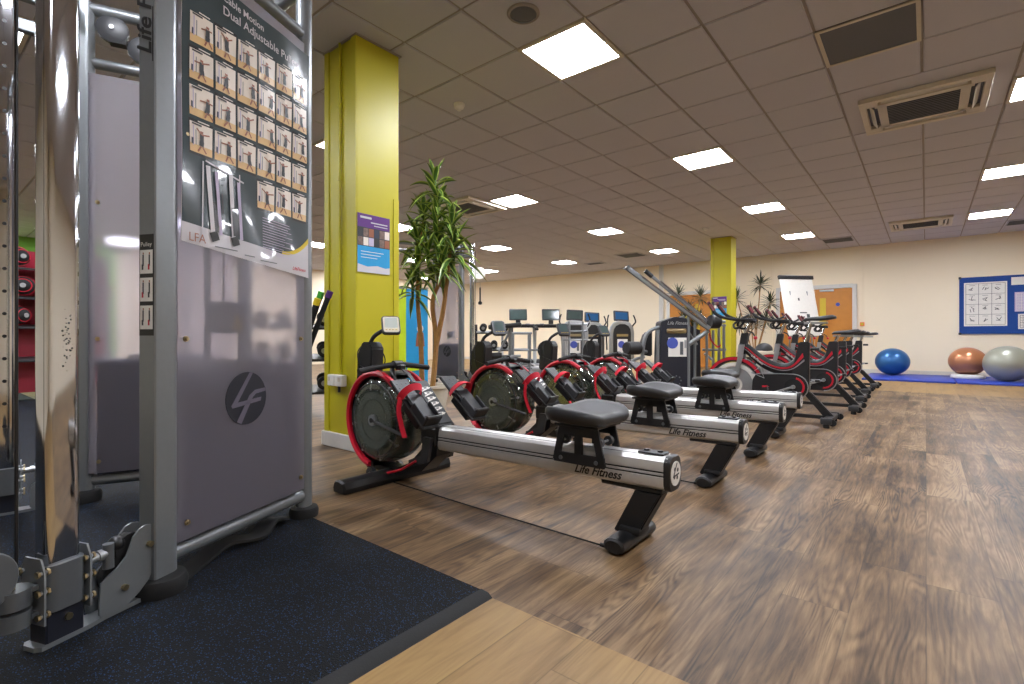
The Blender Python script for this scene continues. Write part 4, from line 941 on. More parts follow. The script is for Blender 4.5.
# ------------------------------------------------------------------ exercise bikes
def bike(seat_dz=0.0, bar_dz=0.0):
    t = thing('exercise_bike', None, 'exercise bike', group='indoor cycling bikes in a row')
    fc = (-.28, 0, .335)
    mb = MB(); mb.lathe([(.02, -.012), (.06, -.022), (.19, -.006), (.195, -.022), (.232, -.022), (.236, -.010), (.236, .010), (.232, .022), (.195, .022), (.19, .006), (.06, .022), (.02, .012)], fc, (0, 1, 0), 'white', 44); fw = mb.build('flywheel', t)
    mb = MB(); mb.cyl((fc[0], -.05, fc[2]), (fc[0], .05, fc[2]), .022, 'black'); mb.lathe([(.03, -.024), (.185, -.010), (.185, -.0085), (.03, -.0225)], fc, (0, 1, 0), 'silver', 40); mb.lathe([(.03, .024), (.185, .010), (.185, .0085), (.03, .0225)], fc, (0, 1, 0), 'silver', 40); mb.build('flywheel_disc', fw)
    # guard over the flywheel: black band with red outer face, running down to the rear
    def band(r0, r1, y0, y1, a0, a1, m, name, par):
        q = MB(); q.lathe([(r0, y0), (r1, y0), (r1, y1), (r0, y1), (r0, y0)], fc, (0, 1, 0), m, 36, a0=math.radians(-a1), a1=math.radians(-a0)); return q.build(name, par)
    g = band(.243, .296, -.034, .034, -35, 175, 'black', 'wheel_guard', t)
    for s in (-1, 1): band(.262, .291, s*.0345, s*.0385, 22, 172, 'red', 'red_trim', g)
    for s in (-1, 1):
        q = MB(); q.prism([(-.30, .33), (-.262, .33), (-.185, .62), (-.165, .76), (-.225, .76), (-.235, .62)], (0, s*.058, 0), (1, 0, 0), (0, 0, 1), .014, 'silver'); q.build('fork', t)
    # frame swoop: side polygon from head tube to seat tube
    top = smooth_path([(-.215, 0, .80), (-.14, 0, .765), (-.02, 0, .665), (.08, 0, .60), (.18, 0, .575), (.27, 0, .61), (.345, 0, .775)], 6)
    bot = smooth_path([(-.235, 0, .70), (-.16, 0, .655), (-.06, 0, .56), (.05, 0, .49), (.18, 0, .455), (.29, 0, .47), (.40, 0, .50)], 6)
    rings = []
    for a, b in zip(top, bot):
        m = (a+b)/2; h = (a-b)/2; w = .036
        rings.append([m+h*math.sin(x)+V((0, w*math.cos(x)*(1 if abs(math.cos(x)) > .3 else .9), 0)) for x in [2*PI*i/12 for i in range(12)]])
    mb = MB(); mb.loft(rings, 'black'); mb.build('frame', t, ang=50)
    for s in (-1, 1):
        for f0, f1, m, nm in ((.34, .48, 'red', 'red_stripe'), (.56, .63, 'silver', 'silver_stripe')):
            q = MB(); P0 = [a+(b-a)*f0 for a, b in zip(top, bot)][3:]; P1 = [a+(b-a)*(f1 if k > 9 else f0+(f1-f0)*(.55+.045*k)) for k, (a, b) in enumerate(zip(top, bot))][3:]
            y = s*.0375
            for i in range(len(P0)-1): q.loft([[P0[i]+V((0, y*.97, 0)), P0[i+1]+V((0, y*.97, 0)), P1[i+1]+V((0, y*.97, 0)), P1[i]+V((0, y*.97, 0))], [P0[i]+V((0, y*1.03, 0)), P0[i+1]+V((0, y*1.03, 0)), P1[i+1]+V((0, y*1.03, 0)), P1[i]+V((0, y*1.03, 0))]], m)
            q.build(nm, t)
        q = MB(); dd = V((.10, 0, -.085)).normalized()
        q.add_mesh(text_mesh('Life Fitness', .032, .3, 0, .0004), frame((-.05, s*.0390, .605), dd if s < 0 else -dd, (dd.cross(V((0, 1, 0))) if dd.cross(V((0, 1, 0))).z > 0 else -dd.cross(V((0, 1, 0))))), 'paper'); q.build('lettering', t, fixn=False)
        q = MB(); q.tube([V((-.10, s*.05, .47)), V((.02, s*.05, .42)), V((-.02, s*.05, .53))], .008, 'silver', seg=6, closed=True); q.build('cage_loop', t)
    mb = MB(); mb.prism([(-.245, .66), (-.17, .66), (-.135, .88), (-.205, .88)], (0, 0, 0), (1, 0, 0), (0, 0, 1), .062, 'blackp'); mb.build('head_tube', t)
    mb = MB(); mb.prism([(.33, .79), (.42, .79), (.415, .30), (.24, .30), (.27, .5)], (0, 0, 0), (1, 0, 0), (0, 0, 1), .066, 'black'); bmesh.ops.bevel(mb.bm, geom=mb.bm.edges[:], offset=.008, segments=2, affect='EDGES'); mb.build('seat_tube', t)
    # drive cover
    P = [(-.10, .23)]+[(.285+.128*math.cos(a), .345+.125*math.sin(a)) for a in [-PI/2+PI*i/14 for i in range(15)]]+[(-.06, .455), (-.09, .40)]
    mb = MB(); mb.prism(P, (0, 0, 0), (1, 0, 0), (0, 0, 1), .105, 'black'); dc = mb.build('drive_cover', t)
    for s in (-1, 1):
        q = MB(); q.tube([(x*1.0, s*.054, z) for x, z in P[1:-2]]+[(.0, s*.054, .470), (-.06, s*.054, .456)], .005, 'silver', seg=6); q.build('cover_edge', dc)
        q = MB(); q.lathe([(.080, s*.053), (.098, s*.053), (.098, s*.0575), (.080, s*.0575), (.080, s*.053)], (.285, 0, .345), (0, 1, 0), 'red', 30, a0=math.radians(-75), a1=math.radians(95)); q.build('red_ring', dc)
        q = MB(); q.cyl((.285, s*.052, .345), (.285, s*.056, .345), .079, 'rubber', seg=30); q.build('crank_recess', dc)
        q = MB(); q.prism([(.0, .325), (.07, .335), (.05, .345), (.0, .345)], (0, s*.054, 0), (1, 0, 0), (0, 0, 1), .004, 'red'); q.build('red_mark', dc)
        ang = .35 if s > 0 else .35+PI
        e = V((.285+.165*math.cos(ang), s*.085, .345+.165*math.sin(ang)))
        q = MB(); q.cyl((.285, s*.055, .345), (.285, s*.095, .345), .02, 'silver', seg=14); q.cyl((.285, s*.085, .345), e, .012, 'silver', r2=.009, seg=10); cr = q.build('crank', t)
        q = MB(); q.cyl(e, e+V((0, s*.03, 0)), .007, 'silver', seg=8); q.box(e+V((0, s*.08, 0)), (.09, .085, .022), 'black', bev=.006); q.tube([e+V((-.045, s*.05, .01)), e+V((-.06, s*.06, .05)), e+V((-.05, s*.09, .06)), e+V((-.045, s*.11, .01))], .005, 'dark', seg=6); q.build('pedal', cr)
    # rear beam, lower rail, stabilisers
    mb = MB(); mb.prism([(.33, .33), (.43, .30), (.625, .075), (.535, .075)], (0, 0, 0), (1, 0, 0), (0, 0, 1), .06, 'black'); bmesh.ops.bevel(mb.bm, geom=mb.bm.edges[:], offset=.008, segments=2, affect='EDGES'); mb.build('rear_beam', t)
    mb = MB(); mb.box((.03, 0, .065), (1.1, .05, .035), 'black', bev=.006); mb.box((-.42, 0, .12), (.06, .06, .16), 'black', bev=.006); mb.build('lower_rail', t)
    for x in (-.55, .59):
        q = MB(); q.box((x, 0, .06), (.075, .50, .045), 'black', bev=.012, seg=2); st = q.build('stabiliser', t)
        for s in (-1, 1):
            q = MB(); q.box((x, s*.255, .062), (.095, .05, .06), 'dark', bev=.012, seg=2); q.cyl((x, s*.255, .0), (x, s*.255, .035), .026, 'rubber', seg=16); q.build('levelling_foot', st)
            if x > 0: q = MB(); q.cyl((x+.05, s*.255-.015, .05), (x+.05, s*.255+.015, .05), .03, 'rubber', seg=18); q.build('transport_wheel', st)
    # saddle
    z = 1.02+seat_dz
    mb = MB(); mb.cyl((.375, 0, .74), (.425, 0, z-.04), .017, 'chrome', seg=16); mb.box((.47, 0, z-.045), (.20, .03, .022), 'silver', bev=.003); mb.build('seat_post', t)
    mb = MB(); rs = []
    for x, w, zz, h in ((.36, .018, -.012, .010), (.38, .024, -.004, .022), (.44, .034, 0, .026), (.50, .055, .0, .030), (.56, .085, .006, .032), (.61, .085, .012, .030), (.635, .06, .012, .018)):
        rs.append([V((x, w*math.cos(a), z+zz-.012+h*math.sin(a)*(1 if math.sin(a) > 0 else .5))) for a in [2*PI*i/14 for i in range(14)]])
    mb.loft(rs, 'vinyl'); mb.build('saddle', t, ang=60)
    mb = MB(); mb.tube([(.36, .05, .70), (.33, .09, .69), (.32, .12, .69)], .008, 'black', seg=8); mb.cyl((.43, 0, .72), (.50, 0, .72), .016, 'black', seg=12); mb.build('adjuster_knob', t)
    # handlebar post and bars
    h = bar_dz
    mb = MB(); mb.cyl((-.185, 0, .84), (-.125, 0, 1.0+h), .019, 'chrome', seg=16); mb.box((-.14, 0, 1.0+h), (.14, .04, .03), 'black', bev=.005); mb.build('handlebar_post', t)
    mb = MB(); 
    for s in (-1, 1):
        mb.tube(smooth_path([(-.12, 0, 1.02+h), (-.10, s*.10, 1.02+h), (-.14, s*.20, 1.015+h), (-.24, s*.215, 1.02+h), (-.36, s*.20, 1.05+h)], 6), .015, 'rubber', seg=12)
        mb.tube(smooth_path([(-.13, s*.17, 1.015+h), (-.18, s*.15, .95+h), (-.24, s*.12, .93+h), (-.27, s*.07, .97+h), (-.24, s*.02, 1.01+h)], 6), .012, 'rubber', seg=10)
    mb.build('handlebar', t, ang=60)
    for s in (-1, 1):
        q = MB(); q.tube(smooth_path([(-.35, s*.20, 1.045+h), (-.42, s*.18, 1.085+h), (-.47, s*.155, 1.15+h), (-.50, s*.145, 1.20+h)], 5), [.017]*16, 'rubber', seg=12)
        q.sphere((-.503, s*.144, 1.203+h), .019, 'darkred', seg=12, rings=8); q.tube([(-.44, s*.172, 1.115+h), (-.465, s*.158, 1.15+h), (-.488, s*.149, 1.185+h)], .0195, 'darkred', seg=12); q.build('bar_end', t)
    q = MB(); q.box((-.17, 0, 1.05+h), (.09, .08, .02), 'dark', rot=roty(-.5), bev=.006); q.box((-.171, 0, 1.061+h), (.065, .06, .002), 'screen', rot=roty(-.5)); q.build('display', t)
    q = MB(); q.tube([(-.14, .0, .90), (-.10, .0, .88), (-.08, 0, .84)], .008, 'black', seg=8); q.sphere((-.075, 0, .83), .02, 'red', seg=12, rings=8); q.build('resistance_lever', t)
    return t
BK = [(5.68, 0, 0, 'nearest exercise bike, its silver and red flywheel fully in view behind the rowing machines'), (6.85, -.12, .02, 'second exercise bike from the camera, with its saddle set low'),
      (8.0, -.05, .03, 'third exercise bike from the camera, in front of the flip chart'), (9.15, -.02, 0, 'fourth exercise bike from the camera, only its rear and saddle clear of the others'), (10.3, -.1, .02, 'farthest exercise bike, almost hidden at the end of the row')]
for k, (y, a, b, lb) in enumerate(BK):
    o = bike(a, b) if k < 2 else copy_tree(second)
    if k == 0: first = o
    if k == 1: second = o
    o.location = (-1.3 + (0, .10, .06, .02, .05)[k], y, 0); o['label'] = lb
# ------------------------------------------------------------------ lever machine behind the rowers
t = thing('strength_machine', 'grey strength machine with long diagonal twin lever rails and dark weight shrouds', 'strength machine', (-2.90, 7.84, 0), YAW)
# local x = across the view, y = away, z = up ; 1 px = .0156 m
px = lambda u: (u-690)*.0156
pz = lambda v: .82+(338.8-v)*.0156
mb = MB(); mb.prism([(px(659), 0), (px(688), 0), (px(688), pz(319)), (px(676), pz(317)), (px(662), pz(322))], (0, .0, 0), (1, 0, 0), (0, 0, 1), .30, 'navy'); bmesh.ops.bevel(mb.bm, geom=mb.bm.edges[:], offset=.012, segments=2, affect='EDGES'); sh = mb.build('weight_shroud', t)
mb = MB(); mb.box((px(677), -.155, pz(331)), (.30, .012, .075), 'brass', bev=.02, seg=2); mb.build('nameplate', sh)
mb = MB(); mb.box((px(678), -.154, pz(347)), (.28, .006, .29), 'paper'); mb.cyl((px(673), -.156, pz(343)), (px(673), -.162, pz(343)), .085, 'bluedecal', seg=24); mb.box((px(682), -.158, pz(348)), (.05, .004, .2), 'grey2'); mb.box((px(686), -.158, pz(344)), (.04, .004, .12), 'silver'); mb.build('instruction_placard', sh)
mb = MB()
for k in range(8): mb.cyl((px(677)+.07*math.cos(k*PI/4), -.15, .18+.07*math.sin(k*PI/4)), (px(677)+.07*math.cos(k*PI/4), -.154, .18+.07*math.sin(k*PI/4)), .012, 'grey2', seg=8)
mb.box((px(663), -.154, .15), (.03, .006, .22), 'silver'); mb.build('vent_holes', sh)
mb = MB(); mb.add_mesh(text_mesh('Life Fitness', .07, .3, 0, .001), frame((px(678), -.152, pz(323.5)), (1, 0, 0), (0, 0, 1)), 'silver'); mb.build('lettering', sh)
mb = MB(); mb.prism([(px(692), 0), (px(712), 0), (px(711), pz(330)), (px(694), pz(322))], (0, .45, 0), (1, 0, 0), (0, 0, 1), .3, 'navy'); mb.build('weight_shroud', t)
mb = MB(); mb.prism([(px(648), pz(355)), (px(659), pz(357)), (px(659), pz(330)), (px(652), pz(333)), (px(648), pz(344))], (0, .25, 0), (1, 0, 0), (0, 0, 1), .18, 'vinyl'); bmesh.ops.bevel(mb.bm, geom=mb.bm.edges[:], offset=.02, segments=2, affect='EDGES'); mb.build('back_pad', t)
mb = MB(); mb.tube(smooth_path([(px(641), -.05, .02), (px(644), -.05, .35), (px(647), -.05, pz(342)), (px(653), -.05, pz(331)), (px(668), -.05, pz(325)), (px(687), -.05, pz(317))], 6), .028, 'grey', seg=12); mb.build('curved_arm', t)
for u, z1, y in ((689.5, pz(317), -.12), (659.5, pz(330), -.12), (701, pz(322), .1), (713, pz(330), .1)):
    mb = MB(); mb.cyl((px(u), y, 0), (px(u), y, z1), .026 if u < 695 else .02, 'grey', seg=14); mb.build('upright', t)
for (u0, v0_, y0), (u1, v1_, y1), w in (((627, 269, -.2), (709, 329, -.16), .075), ((648, 271, -.05), (712, 324, -.05), .05)):
    a, b = V((px(u0), y0, pz(v0_))), V((px(u1), y1, pz(v1_)))
    mb = MB(); mb.tube([a, b], .03, 'grey', prof=rrect(w*.7, w, .015, 3), up=(0, 0, 1)); rl = mb.build('lever_rail', t)
    mb = MB(); d = (b-a).normalized(); o = V((0, -.03, .03)); mb.tube([a+o*.9+d*.3, b+o*.9-d*.05], .012, 'chrome', seg=8); mb.build('guide_bar', rl)
mb = MB(); mb.cyl((px(627), -.35, pz(270)+.0), (px(629), .05, pz(268)), .022, 'grey2', seg=12); mb.cyl((px(648), -.05, pz(271)), (px(655), -.05, pz(277)), .034, 'black', seg=12); mb.build('lever_handle', t)
mb = MB()
for a, b in (((665, 297), (676, 295)), ((682, 309), (692, 306))): mb.cyl((px(a[0]), -.18, pz(a[1])), (px(b[0]), .22, pz(b[1])), .018, 'grey', seg=10)
mb.build('cross_tie', t)
mb = MB(); mb.cyl((px(690), -.12, pz(344)), (px(709), -.12, pz(331)), .035, 'grey', seg=14); mb.cyl((px(695), .1, pz(333)), (px(703), .1, pz(345)), .02, 'grey', seg=12); mb.build('pivot_tube', t)
mb = MB(); mb.lathe([(0, -.08), (.09, -.08), (.105, -.06), (.105, .06), (.09, .08), (0, .08)], (px(715), -.12, pz(322)), (1, .2, 0), 'vinyl', 24); mb.cyl((px(718), -.12, pz(322)), (px(726), -.1, pz(322)), .025, 'grey', seg=12); mb.build('roller_pad', t)
mb = MB()
for u in (722, 728, 733): mb.cyl((px(u), .2, 0), (px(u), .2, pz(324 if u > 725 else 330)), .022, 'grey', seg=12)
mb.cyl((px(711), .2, pz(350)), (px(735), .2, pz(350)), .02, 'grey', seg=12); mb.cyl((px(713), .2, pz(354)), (px(722), .2, pz(361)), .02, 'silver', seg=12); mb.cyl((px(712), .2, pz(325)), (px(735), .2, pz(325)), .018, 'grey', seg=12); mb.build('side_frame', t)
mb = MB(); mb.tube(smooth_path([(px(716), .1, pz(330)), (px(718), .12, pz(340)), (px(724), .1, pz(347)), (px(727), .1, pz(345))], 5), .012, 'red', seg=8); mb.build('red_cable', t)
mb = MB(); mb.box((px(690), .1, .03), (.9, .5, .05), 'grey2', bev=.01); mb.build('base', t)
mb = MB(); mb.lathe([(0, -.13), (.085, -.13), (.10, -.11), (.10, .11), (.085, .13), (0, .13)], (px(634), -.15, pz(348)), (1, .5, 0), 'vinyl', 24); mb.build('roller_pad', t)
mb = MB(); mb.cyl((px(640), -.1, pz(350)), (px(650), .0, pz(352)), .03, 'grey', seg=12); mb.cyl((px(632), .2, .0), (px(632), .2, pz(345)), .025, 'grey', seg=12); mb.tube(smooth_path([(px(650), .1, pz(357)), (px(640), .1, pz(360)), (px(636), .1, pz(366)), (px(636), .1, .05)], 5), .025, 'grey', seg=10); mb.build('leg_lever', t)
# ------------------------------------------------------------------ plants
def leaf(mb, base, d, L, w, droop, m, me, rr):
    d = V(d).normalized(); side = d.cross(V((0, 0, 1)));
    if side.length < .05: side = V((1, 0, 0))
    side.normalize(); n = 7; P = []
    for i in range(n+1):
        t_ = i/n; P.append(V(base)+d*L*t_+V((0, 0, -droop*L*t_*t_)))
    tw = rr.uniform(-.5, .5)
    rows = []
    for i, p in enumerate(P):
        t_ = i/n; ww = w*(math.sin(PI*min(1, t_*1.0+.06))**.7)*(1 if t_ < .6 else 1.05-t_*.1)
        if i == n: ww = .0008
        tan = (P[min(i+1, n)]-P[max(i-1, 0)]).normalized(); up = side.cross(tan)
        s_ = side*math.cos(tw*t_)+up*math.sin(tw*t_); f = .25*ww
        rows.append([p-s_*ww/2+up*f, p-s_*ww*.30+up*f*.5, p, p+s_*ww*.30+up*f*.5, p+s_*ww/2+up*f])
    vs = [[mb.bm.verts.new(q) for q in r] for r in rows]
    a, b = mb.mi(m), mb.mi(me)
    for i in range(n):
        for j in range(4):
            f = mb.bm.faces.new((vs[i][j], vs[i][j+1], vs[i+1][j+1], vs[i+1][j])); f.material_index = b if j in (0, 3) else a
def rosette(mb, c, N_, L, w, rr, m='leaf', me='leafedge', spread=(.1, 1.25), droop=(.25, .7), zspan=.16):
    for k in range(N_):
        el = rr.uniform(*spread); az = k*2.399+rr.uniform(-.3, .3)
        tt = k/max(1, N_-1)
        el = spread[0]+(spread[1]-spread[0])*tt*rr.uniform(.8, 1.1)
        d = (math.cos(az)*math.cos(el), math.sin(az)*math.cos(el), math.sin(el))
        leaf(mb, V(c)+V((0, 0, zspan*(tt-.8))), d, L*rr.uniform(.75, 1.1), w*rr.uniform(.8, 1.15), rr.uniform(*droop)*(1.2-tt), m, me, rr)
B0 = V((-3.50, 3.10, 0)); IR = V((.774, .633, 0)); IF = V((-.633, .774, 0))
t = thing('potted_dracaena', 'tall leafy green plant with pale leaf margins beside the front pillar', 'plant', B0)
mb = MB(); mb.lathe([(0, 0), (.12, 0), (.13, .02), (.165, .37), (.18, .375), (.18, .40), (.16, .40), (.15, .36), (0, .355)], (0, 0, .001), (0, 0, 1), 'cream', 36); pot = mb.build('pot', t)
mb = MB(); mb.lathe([(0, .372), (.08, .370), (.155, .362)], (0, 0, 0), (0, 0, 1), 'soil', 24); mb.build('soil', pot)
rr = random.Random(3); mb = MB()
# canes: list of points in (right, away, up) metres from the pot centre
W3 = lambda r, f, z: IR*r+IF*f+V((0, 0, z))
canes = [[(.02, 0, .36), (.05, .02, .8), (.02, .0, 1.15), (.09, .01, 1.4), (.07, 0, 1.85), (.04, 0, 2.2)], [(-.08, .03, .36), (-.09, .02, .8), (-.12, .03, 1.2), (-.1, .02, 1.6), (-.06, 0, 1.9)], [(.05, .01, .75), (.12, .0, 1.1), (.17, -.03, 1.45), (.20, -.04, 1.75)]]
for c_ in canes:
    p = smooth_path([W3(*q) for q in c_], 5); mb.tube(p, [.026-.016*i/len(p) for i in range(len(p))], 'cane', seg=9)
mb.build('cane', t)
mb = MB()
for (r, f, z), N_, L in (((.04, 0, 2.25), 16, .26), ((.07, 0, 2.08), 16, .27), ((.06, .0, 1.92), 20, .29), ((.20, -.04, 1.86), 20, .28), ((-.06, 0, 1.95), 18, .26), ((-.12, .02, 1.72), 22, .28), ((.07, 0, 1.72), 22, .30), ((.22, -.04, 1.66), 22, .30), ((.12, -.08, 1.52), 18, .28), ((-.1, -.06, 1.5), 20, .28), ((.0, -.1, 1.6), 16, .26), ((-.16, .0, 1.32), 14, .24)):
    rosette(mb, W3(r, f, z), int(N_*1.15), L, .052, rr, spread=(-.25, 1.35), droop=(.3, .8))
    mb.cyl(W3(r, f, z-.14), W3(r, f, z+.04), .012, 'leaf', seg=6)
mb.build('foliage', t, fixn=False, ang=60)
def spiky(x, y, hts, label, pot=True, sc=1):
    t = thing('potted_dragon_tree', label, 'plant', (x, y, 0), group='spiky pot plants by the back wall')
    rr = random.Random(int(x*97+y*31))
    mb = MB(); mb.lathe([(0, 0), (.14, 0), (.19, .34), (.20, .36), (.17, .36), (.16, .32), (0, .31)], (0, 0, .001), (0, 0, 1), 'dark', 24); mb.build('pot', t)
    mb = MB(); q = MB()
    for r, z in hts:
        p = smooth_path([(0, 0, .3), tuple(IR*(r*.4)+V((0, 0, z*.5))), tuple(IR*r+V((0, 0, z)))], 5); mb.tube(p, .013, 'cane', seg=7)
        rosette(q, IR*r+V((0, 0, z)), 46, .34*sc, .028, rr, 'darkleaf', 'darkleaf', spread=(-.4, 1.4), droop=(.1, .5), zspan=.1)
    mb.build('cane', t); q.build('foliage', t, fixn=False, ang=60)
spiky(-4.75, 12.9, [(-.22, 1.95), (.05, 1.55), (-.1, 1.3), (.3, 1.35), (.35, 1.9), (.15, 1.1)], 'two headed spiky dark plant in front of the left wooden doors')
spiky(-3.35, 13.75, [(-.45, 1.85), (.15, 2.2), (.4, 1.75), (-.1, 1.45), (.3, 1.3), (-.4, 1.2), (.02, 1.2)], 'tall spiky plant with several heads right of the far lime pillar')
# ------------------------------------------------------------------ flip chart
t = thing('flip_chart', 'white flip chart easel standing in front of the wooden doors', 'flip chart', (-1.80, 10.6, 0), .85)
mb = MB(); tl = rotx(-.23); mb.box((0, 0, 1.42), (.68, .025, 1.12), 'white', rot=tl, bev=.006); bd = mb.build('board', t)
mb = MB(); mb.box((0, -.018, 1.40), (.63, .008, 1.02), 'paper', rot=tl)
for x, z, w, h_ in ((-.02, 1.55, .03, .05), (.03, 1.30, .14, .02), (-.08, 1.22, .05, .07), (.12, 1.24, .06, .07), (.02, 1.22, .05, .02)): mb.box((x, -.024+(z-1.4)*.234, z), (w, .004, h_), 'dark', rot=tl)
mb.build('paper_pad', bd)
mb = MB(); mb.box((0, .118, 1.965), (.72, .05, .07), 'black', rot=tl, bev=.008); mb.build('paper_clamp', bd)
for x, y in ((-.22, -.14), (.22, -.14), (0, .42)):
    mb = MB(); mb.cyl((x, y, 0), (x*.8, .05 if y < 0 else .1, 1.7), .012, 'grey', seg=10); mb.build('leg', t)
mb = MB(); mb.box((0, -.10, .86), (.5, .06, .02), 'grey', bev=.003); mb.build('pen_tray', t)
# ------------------------------------------------------------------ roll up banner behind the plant
t = thing('roll_up_banner', 'bright blue and lime roll up banner partly hidden behind the tall plant', 'banner', (-6.27, 5.21, 0), YAW+.1)
mb = MB(); mb.box((0, 0, .04), (.56, .10, .07), 'silver', bev=.01); mb.build('base', t)
mb = MB(); mb.box((.05, 0, .85), (.34, .003, 1.54), 'bluep'); mb.box((-.18, 0, .85), (.12, .003, 1.54), 'lime'); bn = mb.build('banner_sheet', t)
mb = MB(); mb.sphere((.10, -.003, .98), .05, 'paper', sc=(1, .05, 1.3)); mb.prism([(.03, .70), (.17, .70), (.15, .92), (.05, .92)], (0, -.003, 0), (1, 0, 0), (0, 0, 1), .002, 'skin'); mb.prism([(-.10, .3), (.2, .34), (.2, .4), (-.10, .36)], (0, -.003, 0), (1, 0, 0), (0, 0, 1), .002, 'lime'); mb.build('printed_figure', bn)
mb = MB(); mb.cyl((0, .03, .05), (0, .03, 1.62), .008, 'grey'); mb.box((-.02, .0, 1.62), (.50, .02, .025), 'silver'); mb.build('support_pole', t)
# ------------------------------------------------------------------ weighted bars leaning in a floor stand by the front pillar
t = thing('bar_stand', 'black floor stand holding leaning padded bars behind the near panel', 'bar stand', (-3.36, 1.62, 0))
mb = MB(); mb.box((0, 0, .03), (.34, .3, .05), 'black', bev=.008); mb.build('base', t)
mb = MB()
for z in (.28,):
    for a, b in (((-.14, -.12), (.14, -.12)), ((.14, -.12), (.14, .12)), ((.14, .12), (-.14, .12)), ((-.14, .12), (-.14, -.12))): mb.cyl((*a, z), (*b, z), .01, 'black', seg=8)
for a in ((-.14, -.12), (.14, -.12), (.14, .12), (-.14, .12)): mb.cyl((*a, .05), (*a, .29), .01, 'black', seg=8)
mb.build('hoop', t)
for k, (dx, dy, dz, cap, cn) in enumerate(((0, 0, 0, 'cappurple', 'purple'), (-.045, -.035, -.005, 'capgreen', 'green'), (-.03, -.07, -.05, 'capyellow', 'yellow'))):
    a = V((-3.40+dx*.5+.03*k, 1.60+dy*.5, .07)); b = V((-3.00+dx, 1.80+dy, 1.13+dz)); d = (b-a).normalized()
    mb = MB(); mb.tube([a+d*.05, b-d*.04], .017, 'rubber', seg=12); o = mb.build('weighted_bar', label=f'padded black bar with a {cn} end cap leaning beside the front pillar', cat='exercise bar', group='padded bars with coloured caps')
    q = MB(); q.cyl(b-d*.045, b, .021, cap, seg=14); q.build('end_cap', o); q = MB(); q.cyl(a, a+d*.05, .021, cap, seg=14); q.build('end_cap', o)
# ------------------------------------------------------------------ dumbbells and shelves
def dumbbell(mb, c, ax, L, r, m, m2='silver'):
    c, ax = V(c), V(ax).normalized()
    for s in (-1, 1):
        mb.lathe([(0, -.03), (r*.8, -.03), (r, -.02), (r, .02), (r*.8, .03), (0, .03)], c+ax*s*L*.36, ax, m, 14)
        mb.cyl(c+ax*s*(L*.36+.029), c+ax*s*(L*.36+.032), r*.45, m2, seg=10)
    mb.cyl(c-ax*L*.36, c+ax*L*.36, .016, m2, seg=8)
def shelf_rack(name, label, loc, rz, w, levels, d=.4, mat='black', back=None, hh=1.1):
    t = thing(name, label, 'storage rack', loc, rz)
    for x in (-w/2, w/2):
        mb = MB(); mb.box((x, 0, hh/2), (.05, .06, hh), mat, bev=.006); mb.box((x, 0, .03), (.06, d+.1, .05), mat, bev=.006); mb.build('upright', t)
    for z in levels:
        mb = MB(); mb.box((0, -.05, z), (w, d, .025), mat, rot=rotx(.12), bev=.004); mb.build('shelf', t)
    if back:
        mb = MB(); mb.box((0, d/2, hh/2+.05), (w+.04, .03, hh-.1), back); mb.build('back_board', t)
    return t
MM = lambda loc, rz: Matrix.Translation(V(loc)) @ Matrix.Rotation(rz, 4, 'Z')
def fill(loc, rz, w, levels, n, labf, r=.07, cat='dumbbell', group='dumbbells', mat='rubber'):
    T = MM(loc, rz); first = None
    for li, z in enumerate(levels):
        for k in range(n):
            x = -w/2+w*(k+.5)/n
            p = T @ V((x, -.06, z+.02+r))
            if first is None:
                mb = MB(); dumbbell(mb, (0, 0, 0), (0, 1, 0), .30, r, mat); first = o = mb.build('dumbbell')
            else: o = first.copy(); C.objects.link(o)
            o.location = p; o.rotation_euler = (.12, 0, rz); tag(o, labf(li, k), cat, group)
rl = (-5.05, 2.95, 0); rzr = math.radians(62)
shelf_rack('dumbbell_rack', 'black dumbbell rack behind the near panel, in the gap left of the front pillar', rl, rzr, 1.5, (.28, .62, .95))
fill(rl, rzr, 1.4, (.28, .62, .95), 7, lambda l, k: 'round black dumbbell on the rack seen in the gap left of the pillar', group='dumbbells on the rack behind the near panel')
rl = (-6.55, 7.45, 0); rzr = math.radians(40)
shelf_rack('dumbbell_rack', 'black dumbbell rack right of the far cable machine, below the white wall', rl, rzr, .7, (.30, .62, .95), mat='dark')
fill(rl, rzr, .62, (.30, .62, .95), 3, lambda l, k: 'round black dumbbell on the rack right of the far cable machine', group='dumbbells on the far rack')
# medicine ball rack far left, seen between the chrome columns
ml = (-9.2, 1.15, 0); mz = math.radians(97)
mt = shelf_rack('ball_rack', 'crimson backed ball rack at far left, seen between the chrome columns', ml, mz, 1.7, (.55, .98, 1.36, 1.74), d=.34, mat='dark', back='redrack', hh=2.0)
T = MM(ml, mz); fb = None
for li, z in enumerate((.98, 1.36, 1.74)):
    for k in range(6):
        x = -.70+k*.28+(.05 if li == 1 else 0); r = .115 if li != 1 else .12
        p = T @ V((x, -.10, z+.03+r))
        if fb is None:
            mb = MB(); mb.sphere((0, 0, 0), .115, 'rubber', seg=28, rings=18); fb = o = mb.build('medicine_ball', ang=180)
            q = MB(); q.tube([V((0, .117*math.cos(a), .117*math.sin(a))) for a in [2*PI*i/30 for i in range(30)]], .012, 'red', seg=6, closed=True); q.tube([V((.085, .082*math.cos(a), .082*math.sin(a))) for a in [2*PI*i/30 for i in range(30)]], .006, 'red', seg=6, closed=True); q.build('red_band', o)
            q = MB(); q.cyl((.108, 0, 0), (.116, 0, 0), .03, 'silver', seg=16); q.build('valve_disc', o)
        else: o = copy_tree(fb)
        o.location = p; o.rotation_euler = (0, .0, mz-PI/2+[.5, -.3, .2][li]); tag(o, ['black and red medicine ball on the lower shelf of the crimson rack', 'black and red medicine ball on the middle shelf of the crimson rack', 'black and red medicine ball on the top shelf of the crimson rack'][li], 'medicine ball', 'medicine balls on the crimson rack shelf '+['low', 'middle', 'top'][li])
